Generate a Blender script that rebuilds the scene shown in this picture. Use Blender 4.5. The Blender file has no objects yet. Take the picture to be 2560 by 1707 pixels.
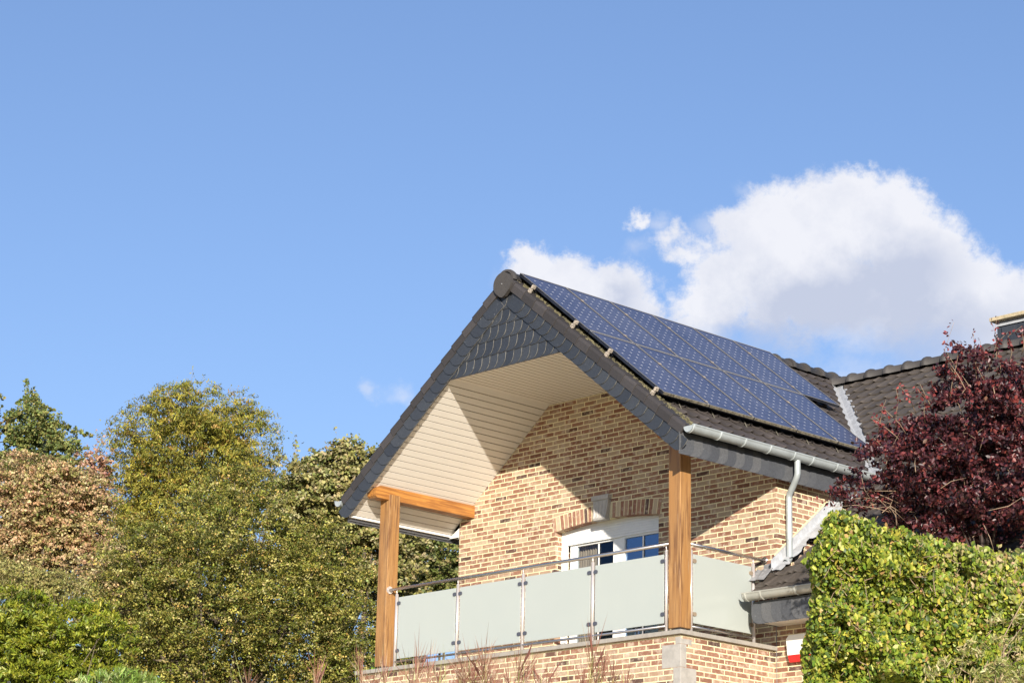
import bpy, math, random
import numpy as np
from math import sin, cos, tan, pi, radians, sqrt, atan, floor
from mathutils import Vector, Matrix
random.seed(7); RNG = np.random.default_rng(11)
SC = bpy.context.scene
COL = SC.collection

# ---------------------------------------------------------------- camera
F_PX, YAW, PITCH, ROLL = 5712.0, 0.8066, 0.2799, 0.0217
CAM = np.array([20.1276, -19.3068, -4.0772])
_fw = np.array([-sin(YAW)*cos(PITCH), cos(YAW)*cos(PITCH), sin(PITCH)])
_r = np.array([cos(YAW), sin(YAW), 0.0]); _u = np.cross(_r, _fw)
RT = cos(ROLL)*_r + sin(ROLL)*_u; UP = -sin(ROLL)*_r + cos(ROLL)*_u; FW = _fw
cd = bpy.data.cameras.new('camera'); cam = bpy.data.objects.new('camera', cd); COL.objects.link(cam)
cd.sensor_width = 36; cd.lens = F_PX/2560*36; cd.clip_start = 0.1; cd.clip_end = 3000
M = Matrix(((RT[0], UP[0], -FW[0], CAM[0]), (RT[1], UP[1], -FW[1], CAM[1]), (RT[2], UP[2], -FW[2], CAM[2]), (0, 0, 0, 1)))
cam.matrix_world = M
SC.camera = cam
def at(px, py, depth):
    return CAM + depth*(FW + RT*(px-1280)/F_PX - UP*(py-853.5)/F_PX)

# ---------------------------------------------------------------- light
SC.view_settings.view_transform = 'Standard'; SC.view_settings.look = 'None'
SC.view_settings.gamma = 1; SC.view_settings.exposure = 0.72
SUN = Vector((-0.736, 0.632, -0.262)).normalized()      # direction the light travels
sl = bpy.data.lights.new('sun', 'SUN'); sl.energy = 4.9; sl.angle = radians(0.53); sl.color = (1.0, 0.92, 0.80)
so = bpy.data.objects.new('sun', sl); COL.objects.link(so)
so.rotation_euler = SUN.to_track_quat('-Z', 'Y').to_euler(); so.location = (30, -26, 20)
el = math.asin(-SUN.z); az = math.atan2(-SUN.x, -SUN.y)

# node helper ----------------------------------------------------
class NT:
    def __init__(s, tree): s.t = tree; s.n = tree.nodes; s.l = tree.links
    def new(s, typ, **kw):
        n = s.n.new(typ)
        for k, v in kw.items(): setattr(n, k, v)
        return n
    def put(s, sock, v):
        if isinstance(v, bpy.types.NodeSocket): s.l.new(v, sock)
        elif v is not None: sock.default_value = v
    def math(s, op, a, b=None, c=None, clamp=False):
        n = s.new('ShaderNodeMath', operation=op, use_clamp=clamp)
        s.put(n.inputs[0], a)
        if b is not None: s.put(n.inputs[1], b)
        if c is not None: s.put(n.inputs[2], c)
        return n.outputs[0]
    def vmath(s, op, a, b=None, out=0):
        n = s.new('ShaderNodeVectorMath', operation=op); s.put(n.inputs[0], a)
        if b is not None: s.put(n.inputs[1], b)
        return n.outputs[out]
    def noise(s, vec, scale, detail=4, rough=.55, dist=0.0, out='Fac'):
        n = s.new('ShaderNodeTexNoise'); s.put(n.inputs['Vector'], vec)
        n.inputs['Scale'].default_value = scale; n.inputs['Detail'].default_value = detail
        n.inputs['Roughness'].default_value = rough; n.inputs['Distortion'].default_value = dist
        return n.outputs[out]
    def ramp(s, fac, stops, interp='LINEAR'):
        n = s.new('ShaderNodeValToRGB'); r = n.color_ramp; r.interpolation = interp
        while len(r.elements) < len(stops): r.elements.new(0.5)
        for e, (p, c) in zip(r.elements, stops):
            e.position = p; e.color = (c, c, c, 1) if isinstance(c, (int, float)) else (*c, 1)
        s.put(n.inputs[0], fac); return n.outputs[0]
    def smooth(s, v, lo, hi, to0=0., to1=1.):
        n = s.new('ShaderNodeMapRange', interpolation_type='SMOOTHSTEP'); s.put(n.inputs[0], v)
        n.inputs[1].default_value = lo; n.inputs[2].default_value = hi
        n.inputs[3].default_value = to0; n.inputs[4].default_value = to1
        return n.outputs[0]
    def mix(s, f, a, b, blend='MIX'):
        n = s.new('ShaderNodeMix', data_type='RGBA', blend_type=blend)
        s.put(n.inputs['Factor'], f)
        for k, v in (('A', a), ('B', b)):
            sock = [i for i in n.inputs if i.name == k and i.type == 'RGBA'][0]
            if isinstance(v, tuple) and len(v) == 3: v = (*v, 1)
            s.put(sock, v)
        return [o for o in n.outputs if o.type == 'RGBA'][0]
    def comb(s, x, y, z):
        n = s.new('ShaderNodeCombineXYZ'); s.put(n.inputs[0], x); s.put(n.inputs[1], y); s.put(n.inputs[2], z); return n.outputs[0]
    def sep(s, v):
        n = s.new('ShaderNodeSeparateXYZ'); s.put(n.inputs[0], v); return n.outputs

# world ----------------------------------------------------------
W = bpy.data.worlds.new('World'); SC.world = W; W.use_nodes = True
t = NT(W.node_tree); t.n.clear()
sky = t.new('ShaderNodeTexSky', sky_type='NISHITA'); sky.sun_disc = False
sky.sun_elevation = el; sky.sun_rotation = az
sky.air_density = 1.0; sky.dust_density = 0.3; sky.ozone_density = 2.2; sky.altitude = 100
bg = t.new('ShaderNodeBackground'); bg.inputs[1].default_value = 0.105; gm = t.new('ShaderNodeGamma'); t.l.new(sky.outputs[0], gm.inputs[0]); gm.inputs[1].default_value = .8; t.put(bg.inputs[0], t.vmath('MULTIPLY', gm.outputs[0], (.945, 1.05, 1.345)))
tc = t.new('ShaderNodeTexCoord'); D = tc.outputs['Generated']
# a fixed bearing in the sky carries the cloud bank
c0 = at(2000, 700, 1) - CAM; c0 /= np.linalg.norm(c0)
cr = np.cross(c0, (0, 0, 1.)); cr /= np.linalg.norm(cr); cu = np.cross(cr, c0)
dn = t.vmath('DOT_PRODUCT', D, tuple(c0), 1)
fu = t.math('DIVIDE', t.vmath('DOT_PRODUCT', D, tuple(cr), 1), dn)
fv = t.math('DIVIDE', t.vmath('DOT_PRODUCT', D, tuple(cu), 1), dn)
uv = t.comb(fu, fv, 0.0)
def sk(px, py):
    d = at(px, py, 1) - CAM; n = d@c0; return (float(d@cr/n), float(d@cu/n))
warp = t.vmath('SCALE', t.vmath('SUBTRACT', t.noise(uv, 30, 10, .66, out='Color'), (.5, .5, .5))); warp.node.inputs['Scale'].default_value = 0.030
uvw = t.vmath('ADD', uv, warp)
def blobs(lst, vec):
    acc = None
    for (px, py, rx, ry, k) in lst:
        a, b = sk(px, py)
        v = t.vmath('SUBTRACT', vec, (a, b, 0)); v = t.vmath('MULTIPLY', v, (F_PX/rx, F_PX/ry, 0))
        l = t.vmath('LENGTH', v, out=1); q = t.math('MULTIPLY', t.math('SUBTRACT', 1.0, l), k)
        acc = q if acc is None else t.math('SMOOTH_MAX', acc, q, 0.25)
    return acc
dens = blobs([(1345, 690, 95, 82, 1), (1425, 690, 120, 88, 1), (1520, 730, 135, 100, 1), (1590, 800, 85, 80, 1),
  (1765, 775, 120, 120, 1), (1840, 690, 150, 120, 1), (1960, 590, 165, 150, 1.1), (2080, 545, 180, 145, 1.1), (2200, 560, 170, 140, 1.1),
  (2290, 650, 180, 160, 1.1), (2410, 730, 170, 130, 1.1), (2520, 770, 170, 130, 1.1), (2660, 800, 170, 130, 1.),
  (2000, 720, 260, 150, 1.1), (2200, 770, 320, 150, 1.1), (2420, 850, 260, 150, .8), (1930, 830, 200, 110, .55),
  (1672, 590, 70, 42, .42), (1770, 600, 90, 45, .45), (1700, 570, 30, 40, .4), (1730, 640, 80, 45, .6), (1860, 570, 90, 60, .7),
  (1597, 553, 48, 32, .62), (2140, 465, 70, 60, .8), (2150, 920, 150, 60, .45), (1310, 650, 60, 40, .7)], uvw)
# a loose, more wispy second warp for the fringes
edge = t.math('MULTIPLY', t.math('SUBTRACT', t.noise(uv, 62, 12, .72), .5), 1.1)
cover = t.smooth(t.math('ADD', dens, edge), 0.0, 0.46)
wisp = t.math('MULTIPLY', t.smooth(blobs([(930, 970, 34, 40, 1), (1000, 985, 60, 40, .8), (1330, 700, 120, 70, 1.), (1650, 560, 60, 40, .9), (1780, 560, 70, 40, .8), (1870, 480, 60, 30, .6), (1600, 620, 50, 40, .6), (1030, 1010, 40, 25, .8), (1820, 960, 90, 40, .7)], uvw), 0.0, 0.9), 0.42)
cover = t.math('MAXIMUM', cover, wisp)
shade = t.smooth(blobs([(2080, 760, 330, 120, 1), (2230, 690, 220, 120, 1), (1560, 830, 160, 80, 1), (2330, 830, 260, 130, 1), (1900, 850, 260, 110, 1.0), (1560, 745, 60, 45, .6)], uvw), -0.25, 0.9)
shade = t.math('ADD', shade, t.math('MULTIPLY', t.math('SUBTRACT', t.noise(uv, 30, 8, .60), .47), 1.9), clamp=True)
thin = t.smooth(blobs([(2120, 905, 420, 110, 1), (1850, 870, 200, 90, 1), (1500, 850, 200, 70, 1)], uvw), 0.0, .8)
cover = t.math('MULTIPLY', cover, t.math('SUBTRACT', 1.0, t.math('MULTIPLY', thin, .72)))
ccol = t.mix(shade, (0.655, 0.66, 0.70), (0.42, 0.455, 0.56))
cbg = t.new('ShaderNodeBackground'); t.put(cbg.inputs[0], ccol); cbg.inputs[1].default_value = 0.84
front = t.smooth(dn, 0.3, 0.5)
mx = t.new('ShaderNodeMixShader'); t.put(mx.inputs[0], t.math('MULTIPLY', t.math('MULTIPLY', cover, front), 0.96))
t.l.new(bg.outputs[0], mx.inputs[1]); t.l.new(cbg.outputs[0], mx.inputs[2])
wo = t.new('ShaderNodeOutputWorld'); t.l.new(mx.outputs[0], wo.inputs[0])

# ---------------------------------------------------------------- materials
def mat(name):
    m = bpy.data.materials.new(name); m.use_nodes = True; n = NT(m.node_tree)
    return m, n, m.node_tree.nodes['Principled BSDF']
def obcoord(n): return n.new('ShaderNodeTexCoord').outputs['Object']
def wpos(n): return n.new('ShaderNodeNewGeometry').outputs['Position']
def bump(n, b, h, strength=.4, dist=.01):
    k = n.new('ShaderNodeBump'); k.inputs['Strength'].default_value = strength; k.inputs['Distance'].default_value = dist
    n.put(k.inputs['Height'], h); n.l.new(k.outputs[0], b.inputs['Normal'])
def simple(name, col, rough=.6, metal=0., var=.15, scale=8, spec=.5, bumps=.0, stretch=None, dirt=None):
    m, n, b = mat(name)
    v = wpos(n)
    if stretch: v = n.vmath('MULTIPLY', v, stretch)
    f = n.noise(v, scale, 6, .6)
    lo = tuple(c*(1-var) for c in col); hi = tuple(min(1, c*(1+var)) for c in col)
    c = n.mix(n.smooth(f, .3, .7), lo, hi)
    if dirt:
        c = n.mix(n.math('MULTIPLY', n.smooth(n.noise(wpos(n), dirt[1], 7, .65), .55, .72), dirt[2]), c, dirt[0])
    n.put(b.inputs['Base Color'], c); b.inputs['Roughness'].default_value = rough; b.inputs['Metallic'].default_value = metal
    b.inputs['Specular IOR Level'].default_value = spec
    if bumps: bump(n, b, n.noise(v, scale*6, 5, .6), bumps, .005)
    return m
BRICK_STOPS = [(0, (.085, .052, .045)), (.035, (.13, .075, .06)), (.08, (.245, .115, .075)), (.38, (.315, .158, .105)), (.60, (.37, .215, .142)),
               (.77, (.43, .30, .20)), (.93, (.49, .39, .27)), (1, (.31, .14, .09))]
def make_brick():
    m, n, b = mat('brick')
    p = n.sep(wpos(n)); u = n.math('ADD', p[0], p[1]); z = p[2]
    wob = n.math('MULTIPLY', n.math('SUBTRACT', n.noise(wpos(n), 9, 3), .5), .006)
    z = n.math('ADD', z, wob)
    H, L = .0622, .222
    zr = n.math('DIVIDE', z, H); row = n.math('FLOOR', zr); fz = n.math('FRACT', n.math('ADD', zr, 200))
    wn = n.new('ShaderNodeTexWhiteNoise', noise_dimensions='1D'); n.put(wn.inputs['W'], row)
    off = n.math('ADD', n.math('MULTIPLY', n.math('FLOORED_MODULO', row, 2), .5), n.math('MULTIPLY', wn.outputs[0], .34))
    ur = n.math('ADD', n.math('DIVIDE', u, L), off); ur = n.math('ADD', ur, 200)
    ci = n.math('FLOOR', ur); fu = n.math('FRACT', ur)
    w2 = n.new('ShaderNodeTexWhiteNoise', noise_dimensions='2D'); n.put(w2.inputs['Vector'], n.comb(row, ci, 0))
    rnd = w2.outputs[0]; rn2 = n.sep(w2.outputs[1])
    # some bricks are cut in two headers
    fine = n.noise(wpos(n), 60, 4, .6)
    jit = n.math('MULTIPLY', n.math('SUBTRACT', fine, .5), .010)
    du = n.math('MULTIPLY', n.math('MINIMUM', fu, n.math('SUBTRACT', 1.0, fu)), L)
    dz = n.math('MULTIPLY', n.math('MINIMUM', fz, n.math('SUBTRACT', 1.0, fz)), H)
    dd = n.math('ADD', n.math('MINIMUM', du, dz), jit)
    fac = n.smooth(dd, .0050, .0080)
    col = n.ramp(rnd, BRICK_STOPS)
    # lime bloom and pale patches inside single bricks
    pat = n.noise(n.comb(n.math('MULTIPLY', u, 1.0), n.math('MULTIPLY', row, 3.1), z), 13, 3, .5)
    col = n.mix(n.math('MULTIPLY', n.smooth(pat, .47, .70), .8), col, (.56, .44, .34))
    col = n.mix(n.math('MULTIPLY', n.smooth(n.noise(wpos(n), 17, 5, .6), .60, .74), .8), col, (.62, .57, .48))
    col = n.mix(n.math('MULTIPLY', n.smooth(n.noise(wpos(n), 25, 4, .6), .68, .75), .5), col, (.15, .10, .085))
    col = n.mix(n.smooth(fine, .2, .8), n.mix(.25, col, (0.05, .03, .02)), col)
    stain = n.math('MULTIPLY', n.smooth(n.noise(n.vmath('MULTIPLY', wpos(n), (3.2, 3.2, .55)), 1.0, 6, .6), .52, .70), .30)
    col = n.mix(stain, col, (.22, .15, .11))
    mort = n.mix(n.noise(wpos(n), 30, 5), (.74, .655, .40), (.82, .74, .49))
    mort = n.mix(n.math('MULTIPLY', n.smooth(n.noise(wpos(n), 1.2, 5), .5, .7), .35), mort, (.58, .52, .36))
    n.put(b.inputs['Base Color'], n.mix(fac, mort, col)); b.inputs['Roughness'].default_value = .9
    b.inputs['Specular IOR Level'].default_value = .2
    bump(n, b, n.math('ADD', n.math('MULTIPLY', fac, .6), n.math('MULTIPLY', fine, .35)), .7, .008)
    return m
def make_voussoir():
    m, n, b = mat('brick_voussoir')
    r = n.new('ShaderNodeNewGeometry').outputs['Random Per Island']
    col = n.ramp(r, BRICK_STOPS)
    col = n.mix(n.math('MULTIPLY', n.smooth(n.noise(wpos(n), 20, 5), .5, .7), .6), col, (.55, .45, .36))
    n.put(b.inputs['Base Color'], col); b.inputs['Roughness'].default_value = .9
    return m
def make_slate(name='slate', g=1.0, tint=(1, 1, 1)):
    m, n, b = mat(name)
    r = n.new('ShaderNodeNewGeometry').outputs['Random Per Island']
    col = n.ramp(r, [(q, tuple(c_*g*k_ for c_, k_ in zip(c, tint))) for q, c in [(0, (.031, .036, .046)), (.5, (.040, .046, .057)), (1, (.052, .058, .068))]])
    f = n.noise(wpos(n), 45, 6, .65)
    col = n.mix(n.smooth(f, .3, .8), n.mix(.35, col, (.01, .01, .015)), col)
    col = n.mix(n.math('MULTIPLY', n.smooth(n.noise(wpos(n), 22, 5, .6), .66, .76), .5), col, (.35, .36, .36))
    n.put(b.inputs['Base Color'], col); b.inputs['Roughness'].default_value = .52
    bump(n, b, f, .25, .004)
    return m
def make_tile(name, base, lichen, amount):
    m, n, b = mat(name)
    r = n.new('ShaderNodeNewGeometry').outputs['Random Per Island']
    c = n.mix(r, tuple(x*.8 for x in base), tuple(x*1.25 for x in base))
    f = n.noise(wpos(n), 35, 7, .7)
    c = n.mix(n.math('MULTIPLY', n.smooth(f, .35, .75), .4), c, tuple(x*.5 for x in base))
    li = n.smooth(n.noise(wpos(n), 14, 7, .72), .60, .72)
    c = n.mix(n.math('MULTIPLY', li, amount), c, lichen)
    n.put(b.inputs['Base Color'], c); b.inputs['Roughness'].default_value = .62; b.inputs['Specular IOR Level'].default_value = .4
    bump(n, b, f, .35, .006)
    return m
def make_wood(name, a, c, dark):
    m, n, b = mat(name)
    v = n.vmath('MULTIPLY', wpos(n), (22, 22, 1.1))
    f = n.noise(v, 1.6, 8, .62, .6)
    g = n.noise(n.vmath('MULTIPLY', wpos(n), (90, 90, 2.0)), 1.2, 4, .6)
    col = n.mix(n.smooth(f, .35, .66), dark, a)
    col = n.mix(n.smooth(n.noise(n.vmath('MULTIPLY', wpos(n), (6, 6, .8)), 1.6, 5), .4, .65), col, c)
    col = n.mix(n.math('MULTIPLY', n.smooth(g, .60, .70), .45), col, dark)
    crack = n.smooth(n.noise(n.vmath('MULTIPLY', wpos(n), (55, 55, 1.7)), 1.0, 7, .7), .63, .70)
    col = n.mix(n.math('MULTIPLY', crack, .5), col, (.62, .48, .34))
    n.put(b.inputs['Base Color'], col); b.inputs['Roughness'].default_value = .5
    bump(n, b, g, .3, .004)
    return m
def make_beam():
    m, n, b = mat('wood_beam')
    f = n.noise(n.vmath('MULTIPLY', wpos(n), (20, 1.2, 20)), 1.6, 8, .62, .8)
    col = n.mix(n.smooth(f, .35, .68), (.25, .10, .028), (.48, .215, .052))
    n.put(b.inputs['Base Color'], col); b.inputs['Roughness'].default_value = .42
    return m
def make_soffit():
    m, n, b = mat('soffit_board')
    f = n.noise(n.vmath('MULTIPLY', wpos(n), (6, 1.5, 6)), 2, 5)
    n.put(b.inputs['Base Color'], n.mix(f, (.74, .695, .62), (.79, .755, .69))); b.inputs['Roughness'].default_value = .45
    return m
def make_frost():
    m, n, b = mat('frosted_glass')
    f = n.noise(wpos(n), 1.6, 3)
    n.put(b.inputs['Base Color'], n.mix(f, (.51, .545, .52), (.55, .58, .55))); b.inputs['Roughness'].default_value = .18
    b.inputs['Specular IOR Level'].default_value = .55; b.inputs['Coat Weight'].default_value = .5; b.inputs['Coat Roughness'].default_value = .06
    tr = n.new('ShaderNodeBsdfTranslucent'); tr.inputs[0].default_value = (.80, .86, .80, 1)
    tp = n.new('ShaderNodeBsdfTransparent'); tp.inputs[0].default_value = (.88, .95, .90, 1)
    a = n.new('ShaderNodeMixShader'); a.inputs[0].default_value = .28
    n.l.new(b.outputs[0], a.inputs[1]); n.l.new(tr.outputs[0], a.inputs[2])
    c = n.new('ShaderNodeMixShader'); c.inputs[0].default_value = .07
    n.l.new(a.outputs[0], c.inputs[1]); n.l.new(tp.outputs[0], c.inputs[2])
    n.l.new(c.outputs[0], n.n['Material Output'].inputs[0])
    return m
def make_pane(name='window_glass', k=.30, f=1.3):
    m, n, b = mat(name)
    gl = n.new('ShaderNodeBsdfGlossy'); gl.inputs['Roughness'].default_value = .01; gl.inputs[0].default_value = (.36, .50, .74, 1)
    tp = n.new('ShaderNodeBsdfTransparent'); tp.inputs[0].default_value = (.75, .78, .78, 1)
    lw = n.new('ShaderNodeLayerWeight'); lw.inputs[0].default_value = .5; fr = n.math('ADD', n.math('MULTIPLY', n.math('POWER', lw.outputs['Facing'], 5.0), .9), .04)
    a = n.new('ShaderNodeMixShader'); n.put(a.inputs[0], n.math('ADD', n.math('MULTIPLY', fr, f), k, clamp=True))
    n.l.new(tp.outputs[0], a.inputs[1]); n.l.new(gl.outputs[0], a.inputs[2]); n.l.new(a.outputs[0], n.n['Material Output'].inputs[0])
    return m
PW, PL = .808, 1.58
def make_cells():
    m, n, b = mat('solar_cells')
    p = n.sep(obcoord(n)); c = .1278
    u = n.math('DIVIDE', n.math('SUBTRACT', p[0], (PW-6*c)/2), c); v = n.math('DIVIDE', n.math('SUBTRACT', p[1], (PL-12*c)/2), c)
    fu = n.math('ABSOLUTE', n.math('SUBTRACT', n.math('FRACT', n.math('ADD', u, 10)), .5)); fv = n.math('ABSOLUTE', n.math('SUBTRACT', n.math('FRACT', n.math('ADD', v, 10)), .5))
    dia = n.smooth(n.math('ADD', fu, fv), .845, .875)
    line = n.smooth(n.math('MAXIMUM', fu, fv), .482, .492)
    bus = n.smooth(n.math('ABSOLUTE', n.math('SUBTRACT', fu, .22)), .012, .022, 1, 0)
    oi = n.new('ShaderNodeObjectInfo')
    wn = n.new('ShaderNodeTexWhiteNoise', noise_dimensions='3D'); n.put(wn.inputs['Vector'], n.comb(n.math('FLOOR', u), n.math('FLOOR', v), oi.outputs['Random']))
    base = n.mix(wn.outputs[0], (.029, .031, .064), (.040, .042, .082))
    col = n.mix(n.math('MULTIPLY', bus, .35), base, (.20, .22, .36))
    col = n.mix(n.math('MULTIPLY', line, .45), col, (.28, .30, .42))
    inside = n.math('MULTIPLY', n.math('MULTIPLY', n.math('GREATER_THAN', u, .3), n.math('LESS_THAN', u, 5.7)), n.math('MULTIPLY', n.math('GREATER_THAN', v, .3), n.math('LESS_THAN', v, 11.7)))
    col = n.mix(n.math('MULTIPLY', dia, inside), col, (.50, .49, .50))
    col = n.mix(n.math('ADD', .02, n.math('MULTIPLY', n.smooth(n.noise(wpos(n), 1.1, 6, .6), .35, .7), .06)), col, (.42, .42, .45)); col = n.mix(n.math('MULTIPLY', oi.outputs['Random'], .16), col, (.02, .025, .07))
    n.put(b.inputs['Base Color'], col); b.inputs['Roughness'].default_value = .30
    b.inputs['Coat Weight'].default_value = .30; b.inputs['Coat Roughness'].default_value = .12; b.inputs['Specular IOR Level'].default_value = .25
    return m
def make_leaf(name, gloss=.35, trans=.35, rough=.5):
    m, n, b = mat(name)
    a = n.new('ShaderNodeAttribute', attribute_name='tint').outputs['Color']
    n.put(b.inputs['Base Color'], a); b.inputs['Roughness'].default_value = rough; b.inputs['Specular IOR Level'].default_value = gloss
    tr = n.new('ShaderNodeBsdfTranslucent'); n.put(tr.inputs[0], n.mix(.5, a, (.35, .42, .05), 'MIX') if trans > .3 else a)
    x = n.new('ShaderNodeMixShader'); x.inputs[0].default_value = trans
    n.l.new(b.outputs[0], x.inputs[1]); n.l.new(tr.outputs[0], x.inputs[2]); n.l.new(x.outputs[0], n.n['Material Output'].inputs[0])
    return m
MT = dict(brick=make_brick(), vous=make_voussoir(), slate=make_slate(), slate_gray=make_slate('slate_gray', 2.1, (1.1, 1.0, .88)),
  slate_edge=simple('slate_edge', (.21, .20, .175), .8, var=.5, scale=30),
  tile=make_tile('roof_tile', (.060, .050, .046), (.24, .21, .11), .55), tile_main=make_tile('roof_tile_main', (.078, .065, .055), (.13, .11, .07), .4),
  verge=make_tile('verge_tile', (.046, .041, .041), (.13, .11, .09), .3), moss=simple('moss', (.12, .105, .055), .95, var=.7, scale=22, bumps=.6),
  ridge=make_tile('ridge_tile', (.060, .054, .050), (.14, .12, .09), .4),
  mortar=simple('mortar', (.66, .58, .37), .9), wood=make_wood('oak_post', (.41, .225, .085), (.33, .165, .055), (.15, .068, .028)), beam=make_beam(),
  endgrain=simple('end_grain', (.42, .33, .22), .8, var=.4, scale=25),
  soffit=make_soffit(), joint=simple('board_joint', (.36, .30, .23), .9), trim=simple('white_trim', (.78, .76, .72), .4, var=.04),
  white=simple('white_pvc', (.82, .82, .80), .3, var=.03), zinc=simple('zinc', (.41, .445, .45), .45, .25, var=.10, scale=5, dirt=((.25, .26, .25), 6, .5)),
  zinc2=simple('zinc_lower', (.40, .40, .36), .5, .25, var=.12, scale=6, dirt=((.22, .2, .17), 7, .6)),
  lead=simple('lead', (.43, .44, .455), .55, .2, var=.14, scale=14, bumps=.3, dirt=((.30, .30, .31), 10, .6)),
  lead2=simple('lead_dull', (.22, .22, .225), .7, var=.2, scale=18), stone=simple('blue_stone', (.36, .34, .31), .85, var=.13, scale=12, dirt=((.22, .21, .19), 6, .5), bumps=.2),
  keystone=simple('keystone', (.43, .41, .385), .8, var=.08, scale=20), coping=simple('coping_stone', (.31, .285, .25), .8, var=.12, scale=10, bumps=.2, dirt=((.2, .19, .17), 5, .5)),
  steel_rail=simple('stainless_rail', (.60, .56, .53), .22, .95, var=.04), steel=simple('stainless', (.72, .66, .63), .34, .55, var=.04), clip=simple('clip', (.10, .105, .13), .45, .3, var=.1), clip2=simple('clip_warm', (.36, .28, .2), .45, .3, var=.1),
  frost=make_frost(), pane=make_pane(), pane_clear=make_pane('window_glass_clear', .02, .75), cells=make_cells(), alu=simple('alu_edge', (.58, .55, .51), .4, .5, var=.1, scale=25),
  black=simple('black_frame', (.018, .020, .028), .4, .2, var=.3), crust=simple('crusted_alu', (.34, .29, .235), .9, var=.4, scale=40, dirt=((.12, .10, .07), 25, .8), bumps=.5),
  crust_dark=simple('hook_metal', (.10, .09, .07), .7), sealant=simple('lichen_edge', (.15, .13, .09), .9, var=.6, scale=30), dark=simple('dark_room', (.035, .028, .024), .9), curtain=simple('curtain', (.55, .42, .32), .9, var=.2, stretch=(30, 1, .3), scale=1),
  chimcap=simple('chimney_cap', (.44, .36, .23), .85, var=.2, scale=14, bumps=.3, dirt=((.25, .23, .12), 9, .5)), red=simple('red_plastic', (.55, .02, .02), .35, var=.05),
  floor=simple('balcony_tiles', (.66, .57, .43), .8), bark_dark=simple('bark_dark', (.05, .035, .03), .95, var=.3), bark=simple('bark', (.13, .10, .07), .95, var=.4, scale=12, stretch=(4, 4, 1), bumps=.6), twig=simple('twig', (.30, .21, .14), .8, var=.3),
  gravel=simple('pale_gravel', (.74, .60, .38), .95, var=.25, scale=40), ground=simple('grass_ground', (.06, .085, .025), .95, var=.4, scale=3, bumps=.4),
  leaf=make_leaf('leaf', .3, .30, .55), leaf_gloss=make_leaf('leaf_glossy', .38, .30, .46), leaf_red=make_leaf('leaf_red', .45, .16, .42),
  plume=make_leaf('plume_strand', .2, .35, .7))

# ---------------------------------------------------------------- mesh helpers
class MB:
    def __init__(s): s.v = []; s.f = []; s.m = []
    def add(s, vs, fs, mi=0):
        o = len(s.v); s.v += [tuple(map(float, p)) for p in vs]
        for f in fs: s.f.append([i+o for i in f]); s.m.append(mi)
        return s
    def box(s, a, b, mi=0):
        (x0, y0, z0), (x1, y1, z1) = a, b
        return s.add([(x0,y0,z0),(x1,y0,z0),(x1,y1,z0),(x0,y1,z0),(x0,y0,z1),(x1,y0,z1),(x1,y1,z1),(x0,y1,z1)],
                     [(0,3,2,1),(4,5,6,7),(0,1,5,4),(1,2,6,5),(2,3,7,6),(3,0,4,7)], mi)
    def obox(s, o, ax, ay, az, mi=0):
        o, ax, ay, az = map(np.array, (o, ax, ay, az))
        vs = [o+i*ax+j*ay+k*az for k in (0,1) for (i,j) in ((0,0),(1,0),(1,1),(0,1))]
        return s.add(vs, [(0,3,2,1),(4,5,6,7),(0,1,5,4),(1,2,6,5),(2,3,7,6),(3,0,4,7)], mi)
    def prism(s, poly, vec, mi=0, side=None):
        n = len(poly); vec = np.array(vec); P = [np.array(p, float) for p in poly]
        s.add(P, [tuple(range(n))], mi); s.add([p+vec for p in P], [tuple(range(n))[::-1]], mi)
        s.add(P+[p+vec for p in P], [(i, i+n, (i+1) % n+n, (i+1) % n) for i in range(n)], mi if side is None else side)
        return s
    def tube(s, pts, r, n=10, cap=True, mi=0):
        pts = [np.array(p, float) for p in pts]; rs = r if hasattr(r, '__len__') else [r]*len(pts)
        rings = []; prev = None
        for i, p in enumerate(pts):
            d = pts[min(i+1, len(pts)-1)]-pts[max(i-1, 0)]; d = d/(np.linalg.norm(d)+1e-9)
            if prev is None:
                a = np.cross(d, (0, 0, 1.)) if abs(d[2]) < .9 else np.cross(d, (1., 0, 0))
            else: a = prev-d*(prev@d)
            a /= np.linalg.norm(a)+1e-9; prev = a; b = np.cross(d, a)
            rings += [p+rs[i]*(cos(2*pi*k/n)*a+sin(2*pi*k/n)*b) for k in range(n)]
        fs = [(i*n+k, i*n+(k+1) % n, (i+1)*n+(k+1) % n, (i+1)*n+k) for i in range(len(pts)-1) for k in range(n)]
        if cap: fs += [tuple(range(n))[::-1], tuple(range((len(pts)-1)*n, len(pts)*n))]
        return s.add(rings, fs, mi)
    def grid(s, P, mi=0):
        a, b = len(P), len(P[0]); return s.add([q for row in P for q in row], [(i*b+j, i*b+j+1, (i+1)*b+j+1, (i+1)*b+j) for i in range(a-1) for j in range(b-1)], mi)
ORG = {}
def finish(name, me, parent):
    o = bpy.data.objects.new(name, me); COL.objects.link(o)
    if parent is not None: o.parent = parent; ORG[o.name] = ORG[parent.name]
    else: ORG[o.name] = np.zeros(3)
    return o
def build(name, mb, mats, parent=None, smooth=False, bevel=0, origin=None):
    if not isinstance(mats, (list, tuple)): mats = [mats]
    off = ORG[parent.name] if parent is not None else (np.array(origin) if origin is not None else np.zeros(3))
    me = bpy.data.meshes.new(name)
    me.from_pydata([tuple(np.array(v)-off) for v in mb.v], [], mb.f)
    for m in mats: me.materials.append(MT[m] if isinstance(m, str) else m)
    me.polygons.foreach_set('material_index', mb.m)
    if smooth: me.polygons.foreach_set('use_smooth', [True]*len(mb.f))
    me.validate(); me.update()
    o = finish(name, me, parent)
    if parent is None and origin is not None: o.location = origin; ORG[o.name] = np.array(origin, float)
    if bevel:
        b = o.modifiers.new('bevel', 'BEVEL'); b.width = bevel; b.segments = 2; b.limit_method = 'ANGLE'; b.angle_limit = radians(50)
    return o
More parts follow.
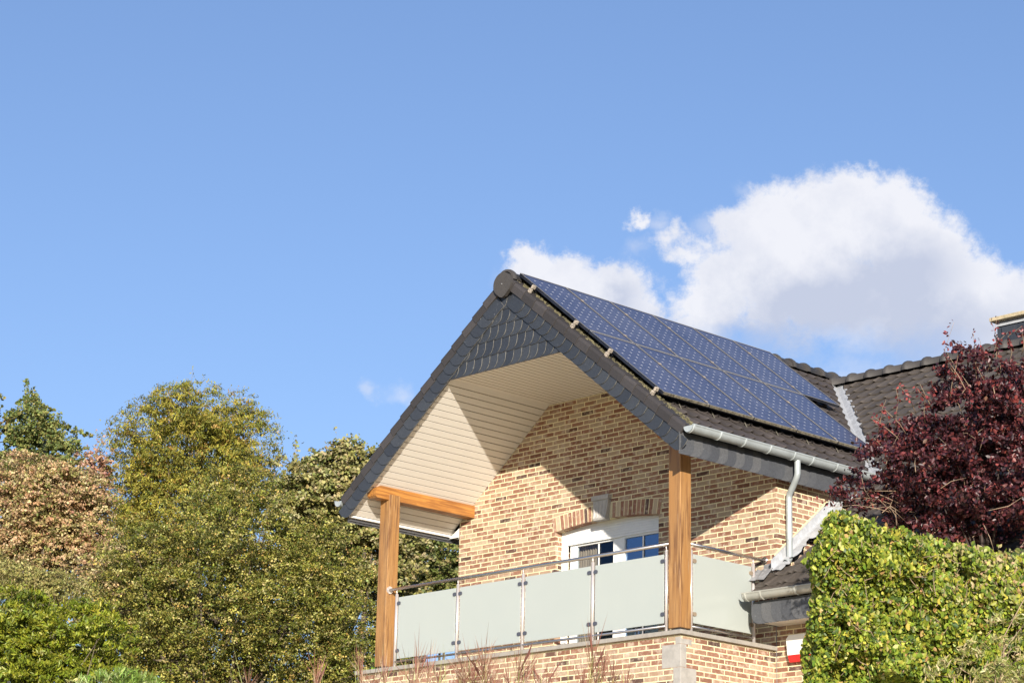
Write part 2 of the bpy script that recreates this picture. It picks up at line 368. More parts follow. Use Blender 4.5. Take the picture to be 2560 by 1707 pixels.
def thing(name, label, cat, loc, group=None):
    o = bpy.data.objects.new(name, None); COL.objects.link(o); o.location = loc; o.empty_display_size = .2
    ORG[o.name] = np.array(loc, float); tag(o, label, cat, group); return o
def tag(o, label, cat, group=None, kind=None):
    if label: o['label'] = label
    if cat: o['category'] = cat
    if group: o['group'] = group
    if kind: o['kind'] = kind
    return o

# ---------------------------------------------------------------- ground
def gz(x, y):
    d = sqrt((x-CAM[0])**2+(y-CAM[1])**2); s = min(1, max(0, (d-3)/19)); s = s*s*(3-2*s)
    return -5.7+2.7*s
g = MB(); xs = sorted(set([-1500, -600, -250, -120, -80, 60, 100, 250, 600, 1500]+[i*2.5 for i in range(-20, 20)]))
g.grid([[(x+0., y, gz(x, y)) for x in xs] for y in xs])
build('ground', g, 'ground', smooth=True)['kind'] = 'structure'

g = MB(); dx_ = [-16+2*i for i in range(26)]
g.grid([[(x, y, gz(x, y)+.02) for x in dx_] for y in [-26+1.5*i for i in range(19)]])
build('driveway', g, 'gravel', smooth=True)['kind'] = 'structure'  # pale sheet added out of view to bounce warm light onto the ceiling

# ================================================================ HOUSE
XC, D_, M_ = 2.86, 1.717, .8085
GZ = -3.0
house = thing('brick_house', 'two storey brick house with dark tiled gable roof, slate trim and roofed balcony', 'house', (0, 3, GZ))
def H(name, mb, mats, parent=house, **k): return build(name, mb, mats, parent, **k)
zt = lambda x: 4.7825-M_*abs(x)      # top of wing roof tiles
MM = .79
zm = lambda y: 1.87+MM*(y-2.875)     # main roof plane, front slope
YR = 6.40                             # main ridge
# --- walls
w = MB()
# back wall of the balcony with an arched opening
ox0, ox1 = -.895, .945
def arch(x): return 1.862+.065*(1-((x-.025)/.92)**2)
zc_ = lambda x: min(3.66, zt(x)-.30)
xsL = [-2.77, -1.9, -1.35, ox0]
w.add([(-2.77, D_, -.15), (ox0, D_, -.15), (ox0, D_, arch(ox0)), (ox0, D_, 3.66), (-1.02, D_, 3.66), (-2.77, D_, zc_(-2.77))], [(0, 1, 2, 3, 4, 5)])
w.add([(ox1, D_, -.15), (2.86, D_, -.15), (2.86, D_, zc_(2.86)), (1.02, D_, 3.66), (ox1, D_, 3.66), (ox1, D_, arch(ox1))], [(0, 1, 2, 3, 4, 5)])
N = 16; ax_ = [ox0+(ox1-ox0)*i/N for i in range(N+1)]
for i in range(N):
    a, b = ax_[i], ax_[i+1]
    w.add([(a, D_, arch(a)), (b, D_, arch(b)), (b, D_, 3.66), (a, D_, 3.66)], [(0, 1, 2, 3)])
    w.add([(a, D_, arch(a)), (b, D_, arch(b)), (b, D_+.3, arch(b)), (a, D_+.3, arch(a))], [(3, 2, 1, 0)])
w.add([(ox0, D_, -.15), (ox0, D_+.3, -.15), (ox0, D_+.3, arch(ox0)), (ox0, D_, arch(ox0))], [(0, 1, 2, 3)])
w.add([(ox1, D_, -.15), (ox1, D_+.3, -.15), (ox1, D_+.3, arch(ox1)), (ox1, D_, arch(ox1))], [(3, 2, 1, 0)])
# wing side walls, main body
w.add([(2.86, D_, GZ), (2.86, 5.5, GZ), (2.86, 5.5, 2.3), (2.86, D_, 2.3)], [(0, 1, 2, 3)])
w.add([(-2.77, D_, GZ), (-2.77, 9.9, GZ), (-2.77, 9.9, 2.3), (-2.77, D_, 2.3)], [(3, 2, 1, 0)])
w.add([(2.8605, D_, GZ), (9.5, D_, GZ), (9.5, D_, .50), (2.8605, D_, .50)], [(0, 1, 2, 3)])
w.add([(9.5, D_, GZ), (9.5, 11.1, GZ), (9.5, 11.1, .5), (9.5, YR, 4.55), (9.5, D_, .5)], [(0, 1, 2, 3, 4)])
w.add([(-2.77, 11.1, GZ), (9.5, 11.1, GZ), (9.5, 11.1, .5), (-2.77, 11.1, .5)], [(3, 2, 1, 0)])
w.add([(-2.77, 11.1, GZ), (-2.77, 11.1, .5), (-2.77, 9.9, 2.3), (-2.77, 9.9, GZ)], [(0, 1, 2, 3)])
H('wall', w, 'brick')
w = MB(); XP, YP = 2.81, .05
w.add([(-XP, YP, GZ), (XP, YP, GZ), (XP, YP, -.052), (-XP, YP, -.052)], [(0, 1, 2, 3)])
w.add([(XP, YP, GZ), (XP, D_+.001, GZ), (XP, D_+.001, -.052), (XP, YP, -.052)], [(0, 1, 2, 3)])
w.add([(-XP, YP, GZ), (-XP, D_, GZ), (-XP, D_, -.052), (-XP, YP, -.052)], [(3, 2, 1, 0)])
w.add([(-XP, D_-.002, -.15), (XP+.05, D_-.002, -.15), (XP+.05, D_-.002, GZ), (-XP, D_-.002, GZ)], [(0, 1, 2, 3)])
H('balcony_wall', w, 'brick')
j = MB(); j.box((2.838, D_-.004, -.9), (2.846, D_-.001, .35)); H('expansion_joint', j, 'lead2')
c = MB()   # coping with overhang, made of slabs
xs_ = [-2.86, -1.75, -.62, .55, 1.70, 2.86]
for a, b in zip(xs_[:-1], xs_[1:]): c.box((a+.0015, .0, -.05), (b-.0015, .34, 0))
c.box((2.52, .343, -.05), (2.86, D_-.004, 0)); c.box((-2.86, .343, -.05), (-2.52, D_-.004, 0))
H('coping', c, 'coping', bevel=.004)
f = MB(); f.box((-2.518, .342, -.12), (2.518, D_-.004, -.035)); H('balcony_floor', f, 'floor')
q = MB()   # corner stones
qx, qy = XP+.003, YP-.003
q.box((qx-.085, qy, -.155), (qx, qy+.02, -.075)); q.box((qx-.02, qy+.021, -.155), (qx, qy+.19, -.095))
zq = -.157
for i, (a, b, h_) in enumerate([(.29, .10, .265), (.115, .27, .31), (.29, .10, .27), (.115, .27, .30), (.29, .10, .3), (.115, .27, .3), (.29, .1, .3), (.115, .27, .3)]):
    q.box((qx-a, qy, zq-h_+.003), (qx, qy+b, zq)); zq -= h_
H('quoin', q, 'stone', bevel=.004)
# --- brick arch and keystone
bm = MB(); nb = 27
for i in range(nb):
    t0, t1 = (i+.12)/nb, (i+.88)/nb
    xa, xb = ox0-.035+t0*(ox1-ox0+.07), ox0-.035+t1*(ox1-ox0+.07)
    if -.115 < (xa+xb)/2 < .115:
        if bm.v: H('brick_arch', bm, 'vous'); bm = MB()
        continue
    lean = .10
    def topx(x): return x+(x-.02)*lean*.35
    ya, yb = arch(xa)-.005, arch(xb)-.005
    poly = [(xa, D_-.006, ya), (xb, D_-.006, yb), (topx(xb), D_-.006, yb+.195), (topx(xa), D_-.006, ya+.195)]
    bm.prism(poly, (0, .10, 0))
H('brick_arch', bm, 'vous')
bm = MB(); P = []
for i in range(N+1):
    x = ox0-.05+(ox1-ox0+.10)*i/N; P.append((x, arch(min(max(x, ox0), ox1))))
for (a, b) in zip(P[:-1], P[1:]): bm.prism([(a[0], D_-.003, a[1]-.001), (b[0], D_-.003, b[1]-.001), (b[0], D_-.003, b[1]+.205), (a[0], D_-.003, a[1]+.205)], (0, .05, 0))
H('arch_mortar', bm, 'mortar')
k = MB()
k.prism([(-.175, D_-.075, 2.165), (.125, D_-.075, 2.165), (.125, D_-.075, 2.225), (-.175, D_-.075, 2.225)], (0, .08, 0))
prof = [(D_-.055, 2.165), (D_-.058, 2.09), (D_-.062, 2.02), (D_-.075, 1.96), (D_-.082, 1.925), (D_-.07, 1.90), (D_+.01, 1.895)]
rows = []
for (yy, z_) in prof:
    hw = .135-(2.165-z_)*.10; row = []
    for s_ in range(17):
        u_ = s_/16; x = -.025-hw+2*hw*u_
        fl = .016*max(0, -cos(u_*2*pi*4)) if (.08 < u_ < .92 and 1.95 < z_ < 2.15) else 0
        row.append((x, yy+fl if yy < D_-.03 else yy, z_))
    rows.append(row)
k.grid(rows[::-1])
for sgn in (0, -1):
    sidep = [r[sgn] for r in rows]; k.add(sidep+[(sidep[0][0], D_, 2.165)], [tuple(range(len(sidep)+1))])
H('keystone', k, 'keystone')
# --- balcony door
yd = D_+.12
dr = MB(); dr.box((-.95, yd, -.05), (-.885, yd+.08, 1.93)); dr.box((.86, yd, -.05), (.945, yd+.08, 1.93)); dr.box((-.885, yd+.01, 1.685), (.86, yd+.08, 1.715))
dr.box((-.885, yd+.01, -.05), (.86, yd+.08, -.0)); 
door = H('balcony_door', dr, 'white')
sb = MB(); z_ = 1.718
for i in range(7):
    sb.box((-.885, yd+.008+.001*(i % 2), z_), (.86, yd+.07, z_+.031)); sb.box((-.885, yd+.016, z_+.031), (.86, yd+.07, z_+.0345)); z_ += .0345
H('shutter_box', sb, 'white', door)
gd = MB(); gd.box((-.885, yd+.004, 0), (-.80, yd+.03, 1.684)); H('shutter_guide', gd, 'white', door)
def leaf(x0, x1, px0, px1, mx_, y0, gm='pane'):
    s = MB(); s.box((x0, y0, 0), (px0, y0+.05, 1.684)); s.box((px1, y0, 0), (x1, y0+.05, 1.684)); s.box((px0, y0, 0), (px1, y0+.05, .09)); s.box((px0, y0, 1.66), (px1, y0+.05, 1.684))
    H('door_leaf', s, 'white', door, bevel=.004)
    m_ = MB(); m_.box((mx_-.011, y0+.012, .09), (mx_+.011, y0+.02, 1.66))
    for zz in (.62, 1.14): pass
    H('muntin', m_, 'trim', door)
    g_ = MB(); g_.box((px0+.001, y0+.025, .091), (px1-.001, y0+.031, 1.659)); H('pane', g_, gm, door)
leaf(-.78, .14, -.66, .0, -.272, yd+.045, 'pane_clear')
leaf(.141, .86, .215, .84, .53, yd+.030)
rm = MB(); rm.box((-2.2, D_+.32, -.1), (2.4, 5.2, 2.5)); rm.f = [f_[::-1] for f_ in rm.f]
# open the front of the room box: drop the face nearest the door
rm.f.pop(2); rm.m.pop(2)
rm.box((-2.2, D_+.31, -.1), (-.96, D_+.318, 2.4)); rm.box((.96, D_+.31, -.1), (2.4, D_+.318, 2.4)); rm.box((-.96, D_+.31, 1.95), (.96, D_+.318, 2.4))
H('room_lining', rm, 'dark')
cu_ = MB(); rows = []
for z_ in (0, 1.93):
    rows.append([(-.86+.46*i/60, yd+.16+.022*sin(i*1.05), z_) for i in range(61)])
cu_.grid(rows); cur = build('curtain', cu_, 'curtain', None, True, origin=(-.63, yd+.16, 0))
tag(cur, 'beige pleated curtain hanging inside the balcony door', 'curtain')
# --- posts and beams
for s in (1, -1):
    p_ = MB()
    if s > 0: x0, x1 = 2.523, 2.71
    else: x0, x1 = -2.648, -2.461
    p_.box((x0, .157, .055), (x1, .344, zt(max(abs(x0), abs(x1)))-.42+.13*(s > 0)+.115*(s < 0)))
    p0 = H('post', p_, 'wood', bevel=.007)
    b_ = MB(); b_.box((x0+.04, .2, .0), (x1-.04, .30, .05)); H('base_plate', b_, 'zinc', p0)
    bm = MB(); bx0, bx1 = (x0+.012, x1-.012) if s < 0 else (x0+.025, x1-.012)
    y0 = -.085
    poly = [(bx0, y0+.03, 2.262), (bx0, .35, 2.262), (bx0, D_-.002, 2.262), (bx0, D_-.002, 2.43), (bx0, y0+.09, 2.43), (bx0, y0+.02, 2.39), (bx0, y0, 2.33), (bx0, y0, 2.285)]
    bm.prism(poly, (bx1-bx0, 0, 0)); H('beam', bm, 'beam')
# --- soffit boards (profile across, extruded along y)
def boards(mb, pa, pb, y0, y1, flip=False, wd=.1):
    pa, pb = np.array(pa), np.array(pb); L_ = np.linalg.norm(pb-pa); d = (pb-pa)/L_; nrm = np.array((d[1], -d[0]))
    if nrm[1] > 0: nrm = -nrm                      # pointing down and out
    n_ = max(1, int(round(L_/wd)))
    def strip(pts, mi):
        P = [pa+d*s_+nrm*h_ for s_, h_ in pts]; mb.grid([[(p[0], y0, p[1]) for p in P], [(p[0], y1, p[1]) for p in P]], mi)
    for i in range(n_):
        a = i*L_/n_; b = (i+1)*L_/n_
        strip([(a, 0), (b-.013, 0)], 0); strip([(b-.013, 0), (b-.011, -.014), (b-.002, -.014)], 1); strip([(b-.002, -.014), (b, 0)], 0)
ZS, XS = 3.617, 1.05
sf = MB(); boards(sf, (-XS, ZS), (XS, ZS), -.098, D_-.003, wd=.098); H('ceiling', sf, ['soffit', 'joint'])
for s in (-1, 1):
    sf = MB()
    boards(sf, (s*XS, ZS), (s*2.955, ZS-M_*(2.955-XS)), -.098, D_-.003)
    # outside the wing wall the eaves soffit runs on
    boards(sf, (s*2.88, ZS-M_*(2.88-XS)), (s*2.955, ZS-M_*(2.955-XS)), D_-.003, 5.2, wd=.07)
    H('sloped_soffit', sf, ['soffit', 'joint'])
for s in (-1, 1):
    tr = MB(); z0 = ZS-M_*(2.955-XS); tr.box((min(s*2.94, s*2.985), -.098, z0-.03), (max(s*2.94, s*2.985), 5.2, z0-.004))
    H('soffit_trim', tr, 'trim')
tr = MB(); tr.add([(-2.77, D_-.006, 2.03), (-2.98, D_-.006, 2.03), (-2.77, D_-.006, 2.16)], [(0, 1, 2)])
H('soffit_return', tr, 'trim')
# --- gable slates
YF = -.115
def slate_piece(mb, o, ux, uy, w_, h_, yb, r=.09, flip=False, lay=0., nrm=(0, -1, 0), tx=0., th=.009, edge=1):
    """slate with its lower right corner rounded; o = lower left, ux to the right, uy upward"""
    o = np.array(o, float); ux = np.array(ux, float); uy = np.array(uy, float); nrm = np.array(nrm, float)
    pts = [(0, h_), (0, 0.0)]
    if r > 0:
        for k_ in range(7):
            a = -pi/2+k_*pi/2/6; pts.append((w_-r+r*cos(a), r+r*sin(a)))
    else: pts.append((w_, 0))
    pts.append((w_, h_))
    if flip: pts = [(w_-a, b) for a, b in pts][::-1]
    poly = [o+ux*a+uy*b+nrm*(yb+th+lay*(h_-b)/h_+tx*(a/w_ if not flip else 1-a/w_)) for a, b in pts]
    mb.prism(poly, -nrm*th, 0, edge)
sm = MB()
# field rows, bottom to top; each slate laps the one to its right
rows_z = [3.583, 3.775, 3.967, 4.152, 4.34]
for ri, zb in enumerate(rows_z):
    hw = (4.62-zb)/M_-.13; n0 = int(hw/.1445)+1
    for i in range(n0, -n0-1, -1):
        x = i*.1445+.02+(ri % 2)*.06
        if abs(x+.07) > hw-.02: continue
        sm2h = .24
        slate_piece(sm, (x-.10, YF, zb), (1, 0, 0), (0, 0, 1), .245, sm2h if zb < 4.3 else .16, .001+.0*ri, r=.118, lay=.018, tx=.015, th=.006)
# backing board behind the slates
bb = MB()
bb.prism([(-2.99, YF, zt(2.99)-.30), (-XS, YF, ZS-.022), (XS, YF, ZS-.022), (2.99, YF, zt(2.99)-.30), (2.99, YF, zt(2.99)-.10), (0, YF, 4.70), (-2.99, YF, zt(2.99)-.10)], (0, .015, 0))
H('gable_board', bb, 'slate')
# raking bands with rounded lower corners
ca, sa = 1/sqrt(1+M_**2), M_/sqrt(1+M_**2)
H('gable_slates', sm, ['slate', 'slate_edge'])
for s in (1, -1):
    bd = MB(); ux = np.array((s*ca, 0, -sa)); uy = np.array((s*sa, 0, ca)); nsl = 24
    Ltot = 2.99/ca; st = Ltot/nsl
    for i in range(nsl-1, -1, -1):
        x0 = i*st*ca*s; o = np.array((x0, YF, 4.398-M_*abs(x0)))-uy*.0
        hh = .20
        if i == 0: o = o+ux*.05
        jit = random.uniform(-.003, .003)
        slate_piece(bd, o+uy*jit-ux*(.13 if i else 0), ux, uy, st+.13, hh, .030, r=.135, tx=.022, th=.007)
    H('rake_slates', bd, ['slate', 'slate_edge'])
# --- roof tiles
def tile_field(mb, O, A, Dn, Nn, la, ls, keep, gau=.245, tw=.20, roll=.013, lift=.020, clampf=None):
    O, A, Dn, Nn = map(lambda q: np.array(q, float), (O, A, Dn, Nn)); nc = int(math.ceil(la/tw)); nr = int(round(ls/gau)); gau = ls/nr
    for r_ in range(nr):
        for c_ in range(nc):
            mid = O+A*(c_+.5)*tw+Dn*(r_+.5)*gau
            if not keep(mid): continue
            jx = random.uniform(-.003, .003); jl = random.uniform(-.003, .003)
            us = [0, .12, .3, .5, .62, .72, .80, .88, .96, 1.03]
            hs = [.012, .002, -.004, 0, .006, .020, .026, .020, .008, .006]
            G = []
            for (v_, up) in ((-.02, -.004), (.5, lift*.5), (.93, lift*.93), (1.0, lift*.86)):
                G.append([O+A*((c_+u_)*tw+jx)+Dn*((r_+v_)*gau)+Nn*(up+jl+h_*roll/.026*(1.0+1.1*(v_ > .9)*(.66 < u_ < .9))) for u_, h_ in zip(us, hs)])
            G.append([p-Nn*(.024)-Dn*.004 for p in G[-1]])
            if clampf: G = [[clampf(p) for p in row_] for row_ in G]
            mb.grid(G[::-1])
YV = lambda x: 2.875+(zt(x)-1.87)/MM     # valley
XV = lambda y: (4.7825-zm(y))/M_
Lw = 3.075/ca
for s in (1, -1):
    tl = MB(); Dn = (s*ca, 0, -sa); Nn = (s*sa, 0, ca)
    Af = np.array((0, 1, 0)) if s > 0 else np.array((0, 1, 0))
    if s > 0: keep = lambda m_: m_[1] < YV(m_[0])+.02
    else: keep = lambda m_: m_[1] < YV(m_[0])+4.5
    tile_field(tl, (0, -.09, 4.7825-.03), (0, 1, 0), Dn, Nn, 7.8 if s > 0 else 9, Lw, keep, clampf=(lambda p: np.array((p[0], min(p[1], YV(p[0])-.11+.02*sin(p[0]*31)), p[2]))) if s > 0 else None)
    wr = H('wing_roof', tl, 'tile', smooth=True)
ud = MB()   # boarding under the tiles
for s in (1, -1):
    x1 = s*3.02
    ud.add([(0, -.09, 4.69), (x1, -.09, zt(3.02)-.09), (x1, YV(3.02)+.1, zt(3.02)-.09), (0, 7.2, 4.69)], [(0, 1, 2, 3) if s < 0 else (3, 2, 1, 0)])
ud.add([(-3.02, YV(3.02)+.1, zt(3.02)-.09), (-3.02, 8.5, zt(3.02)-.09), (0, 7.2, 4.69)], [(0, 1, 2)])
H('roof_deck', ud, 'black')
mt = MB()
tile_field(mt, (-.4, YR, zm(YR)-.035), (1, 0, 0), (0, -1/sqrt(1+MM**2), -MM/sqrt(1+MM**2)), (0, -MM/sqrt(1+MM**2), 1/sqrt(1+MM**2)), 10.3, (YR-1.20)*sqrt(1+MM**2),
   lambda m_: (m_[0] > 3.16 or (m_[0] > 0.02 and m_[0] > XV(m_[1])-.02)) and (m_[1] > 1.717 or m_[0] > 2.86), tw=.205, clampf=lambda p: np.array((max(p[0], XV(p[1])+.11+.02*sin(p[1]*29)), p[1], p[2])) if p[1] > 3.34 else p)
# tiles in front of the side wall corner
tile_field(mt, (2.80, 1.95, zm(1.95)-.035), (1, 0, 0), (0, -1/sqrt(1+MM**2), -MM/sqrt(1+MM**2)), (0, -MM/sqrt(1+MM**2), 1/sqrt(1+MM**2)), .4, (1.95-1.20)*sqrt(1+MM**2), lambda m_: m_[1] < 1.70, tw=.205)
H('main_roof', mt, 'tile_main', smooth=True)
md = MB()
md.add([(3.0, 1.25, zm(1.25)-.09), (9.9, 1.25, zm(1.25)-.09), (9.9, YR, zm(YR)-.09), (0., YR, zm(YR)-.09), (0.1, YR-.1, zm(YR-.1)-.09), (3.0, YV(3.0), zm(YV(3.0))-.09)], [(0, 1, 2, 3, 4, 5)])
md.add([(2.84, 1.25, zm(1.25)-.092), (3.0, 1.25, zm(1.25)-.092), (3.0, D_, zm(D_)-.092), (2.84, D_, zm(D_)-.092)], [(0, 1, 2, 3)])
md.add([(-3.1, YR, zm(YR)-.05), (9.9, YR, zm(YR)-.05), (9.9, 11.6, .4), (-3.1, 11.6, .4)], [(0, 1, 2, 3)])
H('main_roof_deck', md, 'black')
# verge tiles
ms = MB(); nv = 16; Lt = 3.07/ca; sp = Lt/nv
for s in (1, -1):
    vg = MB()
    ux = np.array((s*ca, 0, -sa)); uy = np.array((s*sa, 0, ca))
    for i in range(nv):
        o = np.array((0, 0, 4.7825))+ux*(i*sp)
        l = .012
        vs = []
        for (a, b_) in ((-.012, 0.), (sp, l)):
            for (yy, nn) in ((-.175, -.115), (-.178, -.02), (-.165, .012), (-.09, .014), (.03, .006), (.03, -.02), (-.145, -.02), (-.145, -.115)):
                vs.append(o+ux*a+uy*(nn+b_)+np.array((0, yy-(b_*.8), 0)))
        fs = [(k_, (k_+1) % 8, 8+(k_+1) % 8, 8+k_) for k_ in range(8)]+[tuple(range(8))[::-1], tuple(range(8, 16))]
        vg.add(vs, fs)
        if s > 0:
            for k_ in range(26):
                a = random.random()*sp*1.1; c_ = o+ux*a+uy*.012+np.array((0, random.choice((-.03, .02, .05))+random.uniform(-.05, .03), 0)); r_ = random.uniform(.006, .022)
                ring = [c_+ux*r_*1.6*cos(q_)*random.uniform(.6, 1.1)+np.array((0, r_*sin(q_)*random.uniform(.6, 1.1), 0)) for q_ in np.linspace(0, 2*pi, 8)[:-1]]
                ms.prism([p_+uy*random.uniform(.006, .020) for p_ in ring], -uy*.02)
    H('verge_tile', vg, 'verge', bevel=.004)
H('moss', ms, 'moss')['kind'] = 'stuff'
# ridges
rd = MB()
def ridge(mb, P0, Dr, n, L_=.33, R_=.125):
    P0 = np.array(P0, float); Dr = np.array(Dr, float); Sd = np.cross((0, 0, 1.), Dr)
    for i in range(n):
        G = []
        for (a, rr) in ((0, R_+.022), (.035, R_+.030), (.075, R_+.022), (.085, R_), (L_+.02, R_-.006)):
            G.append([P0+Dr*(i*L_+a)+Sd*(cos(th)*rr*1.02)+np.array((0, 0, sin(th)*rr*.92-.02)) for th in np.linspace(-.12, pi+.12, 13)])
        mb.grid(G); mb.grid([[P0+Dr*(i*L_)+Sd*(cos(th)*q*1.02)+np.array((0, 0, sin(th)*q*.92-.02)) for th in np.linspace(-.12, pi+.12, 13)] for q in (R_-.01, R_+.022)])
ridge(rd, (0, -.16, 4.745), (0, 1, 0), 22); H('ridge_tile', rd, 'ridge', smooth=True)
rd = MB(); ridge(rd, (0.12, YR, zm(YR)-.03), (1, 0, 0), 29); H('ridge_tile', rd, 'ridge', smooth=True)
dc = MB(); poly = []
for k_ in range(29):
    a = radians(-38+k_*256/28); poly.append((.16*cos(a), -.215, 4.655+.155*sin(a)))
poly += [(-.045, -.215, 4.49), (0.0, -.215, 4.474), (.045, -.215, 4.49)]
dc.prism(poly, (0, .05, 0)); H('ridge_end_disc', dc, 'ridge', bevel=.008)
sc = MB(); sc.tube([(.0, -.222, 4.655), (.0, -.212, 4.655)], .009, 8); H('ridge_screw', sc, 'lead2')
# --- fascias with slates
for s in (1, -1):
    fs_ = MB(); n_ = 34; y_ = -.10
    fs_.box((min(s*2.985, s*3.0), -.105, 2.01), (max(s*2.985, s*3.0), 5.0, 2.27))
    for i in range(n_):
        slate_piece(fs_, (s*3.0, y_+(i+1)*.15 if s > 0 else y_+i*.15, 1.985), (0, -1 if s > 0 else 1, 0), (0, 0, 1), .25, .26, .001, r=.12 if s > 0 else 0.0, nrm=(s, 0, 0), tx=.012, th=.005, edge=0, flip=s > 0)
    H('eaves_slates', fs_, 'slate_gray')
ls_ = MB(); zl = .20
ls_.box((2.87, 1.255, zl+.02), (9.6, 1.275, .47))
for i in range(46):
    slate_piece(ls_, (2.86+i*.15, 1.255, zl), (1, 0, 0), (0, 0, 1), .25, .24, .001, r=.12, flip=True, tx=.012, th=.005, edge=0)
ls_.box((2.87, 1.2751, zl+.03), (2.885, D_-.003, .47))
H('lower_eaves_slates', ls_, 'slate_gray')
so_ = MB(); so_.box((2.886, 1.2755, zl+.035), (9.6, D_-.003, zl+.05)); H('lower_soffit', so_, 'trim')
# --- gutters
def gutter(mb, P0, Dr, Out, L_, r=.072):
    P0, Dr, Out = np.array(P0, float), np.array(Dr, float), np.array(Out, float); Z = np.array((0, 0, 1.))
    pr = [(-r, .02)]+[(r*-cos(a), -r*sin(a)) for a in np.linspace(0, pi, 13)]
    pr += [(r+.004+.010*cos(a)-.004, .008+.010*sin(a)) for a in np.linspace(0, 1.6*pi, 9)]
    inner = [(a*.965, b*.965+.001) for a, b in pr[:14]][::-1]
    mb.grid([[P0+Out*a+Z*b for a, b in pr], [P0+Dr*L_+Out*a+Z*b for a, b in pr]])
    mb.grid([[P0+Out*a+Z*b for a, b in inner], [P0+Dr*L_+Out*a+Z*b for a, b in inner]])
    for e in (0, L_):
        ring = [P0+Dr*e+Out*(r*-cos(a))+Z*(-r*sin(a)) for a in np.linspace(0, pi, 13)]
        mb.prism(ring, Dr*(.006 if e == 0 else -.006))
def brackets(par, mt_, P0, Dr, Out, poss, r=.072):
    P0, Dr, Out = np.array(P0, float), np.array(Dr, float), np.array(Out, float); Z = np.array((0, 0, 1.))
    for y_ in poss:
        mb = MB(); G = []
        for (a0, rr) in ((-.004, r+.001), (.0, r+.009), (.020, r+.009), (.024, r+.001)):
            G.append([P0+Dr*(y_+a0)+Out*(rr*-cos(a))+Z*(-rr*sin(a)) for a in np.linspace(-.1, pi+.1, 15)])
        mb.grid(G); H('bracket', mb, mt_, par)
gp = ((3.128, -.18, 2.295), (0, 1, 0), (1, 0, 0))
g1 = MB(); gutter(g1, *gp, 3.46); gut = H('gutter', g1, 'zinc', smooth=True)
brackets(gut, 'zinc', *gp, [.02, .50, .94, 1.40, 1.85, 2.2, 2.67, 3.13])
g1 = MB(); gl_ = ((-3.128, -.18, 2.275), (0, 1, 0), (-1, 0, 0)); gutter(g1, *gl_, 5.2); H('gutter', g1, 'zinc', smooth=True)
gq = ((2.815, 1.185, .548), (1, 0, 0), (0, -1, 0))
g1 = MB(); gutter(g1, *gq, 6.8, r=.076); gut = H('gutter', g1, 'zinc2', smooth=True)
brackets(gut, 'zinc2', *gq, [.04, .27, .78, 1.35, 1.95, 2.5], r=.076)
# --- downspout
dp = MB(); ds = [(3.128, 1.80, 2.24), (3.128, 1.80, 2.08), (3.118, 1.80, 2.04), (3.08, 1.815, 1.99), (2.99, 1.85, 1.90), (2.945, 1.868, 1.86), (2.93, 1.875, 1.81), (2.93, 1.875, 1.75), (2.93, 1.875, 1.12), (2.93, 1.87, 1.07), (2.94, 1.835, 1.035), (2.955, 1.76, 1.0)]
dp.tube(ds, .038, 18, cap=False); dp.tube([(2.956, 1.759, 1.0), (2.94, 1.835, 1.035)], .033, 16, cap=False)
dsp = H('downspout', dp, 'zinc', smooth=True)
for z_ in (1.74, 1.70, 1.32):
    cl = MB(); cl.tube([(2.93, 1.875, z_), (2.93, 1.875, z_-.012)], .041, 18); H('pipe_collar', cl, 'zinc', dsp)

dk = MB(); dk.tube([(2.9485, 1.79, 1.014), (2.9515, 1.775, 1.007)], .0325, 14); H('pipe_mouth', dk, 'black', dsp)  # black disc inside the open end paints in the shade of the hollow pipe
# --- flashings
fl = MB(); n_ = 60; G = []; y0, y1 = 1.60, 3.36
for i in range(n_+1):
    y_ = y0+(y1-y0)*i/n_; z_ = zm(y_); wv = .016*sin(i*1.05)+.008*sin(i*.47); ww = .15+.035*sin(i*.55)+.02*sin(i*1.7)
    G.append([(2.865, y_, z_+.16), (2.868, y_, z_+.05), (2.885, y_, z_+.028), (2.93, y_, z_+.036+wv*.4), (2.865+ww*.7, y_, z_+.030+wv), (2.865+ww, y_, z_+.020+wv*1.2)])
fl.grid(G); H('lead_flashing', fl, 'lead', smooth=True)
ft = MB(); ft.prism([(2.8605, D_-.05, zm(D_-.05)+.165), (2.8605, 3.36, zm(3.36)+.165), (2.8605, 3.36, zm(3.36)+.19), (2.8605, D_-.05, zm(D_-.05)+.19)], (.007, 0, 0)); H('flashing_seal', ft, 'mortar')
lp = MB(); lp.prism([(2.66, D_-.004, .66), (2.864, D_-.004, .70), (2.864, D_-.004, 1.02), (2.66, D_-.004, 1.0)], (0, .0035, 0))
G = []
for i in range(13):
    x = 2.60+.26*i/12; G.append([(x, D_-.008, .78+.015*sin(i)), (x+.02, D_-.10, zm(D_-.10)+.05+.008*sin(i*1.3)), (x+.03, D_-.30-.02*sin(i*.9), zm(D_-.30)+.045)])
lp.grid(G); H('lead_apron', lp, 'lead2')
vl = MB(); G = []
for i in range(41):
    x = .18+(3.10-.18)*i/40; y_ = YV(x); z_ = zt(x)-.035
    d_ = np.array((1, (YV(3.)-YV(1.))/2, -M_)); d_ /= np.linalg.norm(d_)
    nw = np.array((sa, 0, ca)); nm = np.array((0, -MM, 1))/sqrt(1+MM**2)
    sw = np.cross(nw, d_); sm_ = np.cross(d_, nm)
    sw = sw if sw[1] < 0 else -sw; sm_ = sm_ if sm_[0] > 0 else -sm_
    c_ = np.array((x, y_, z_)); st_ = .006*(i % 5 == 0)
    G.append([c_+sw*.13, c_+sw*.06+nw*.004, c_+np.array((0, 0, -.01+st_)), c_+sm_*.06+nm*.006, c_+sm_*.13+nm*.002])
vl.grid(G); H('valley_gutter', vl, 'lead', smooth=False)
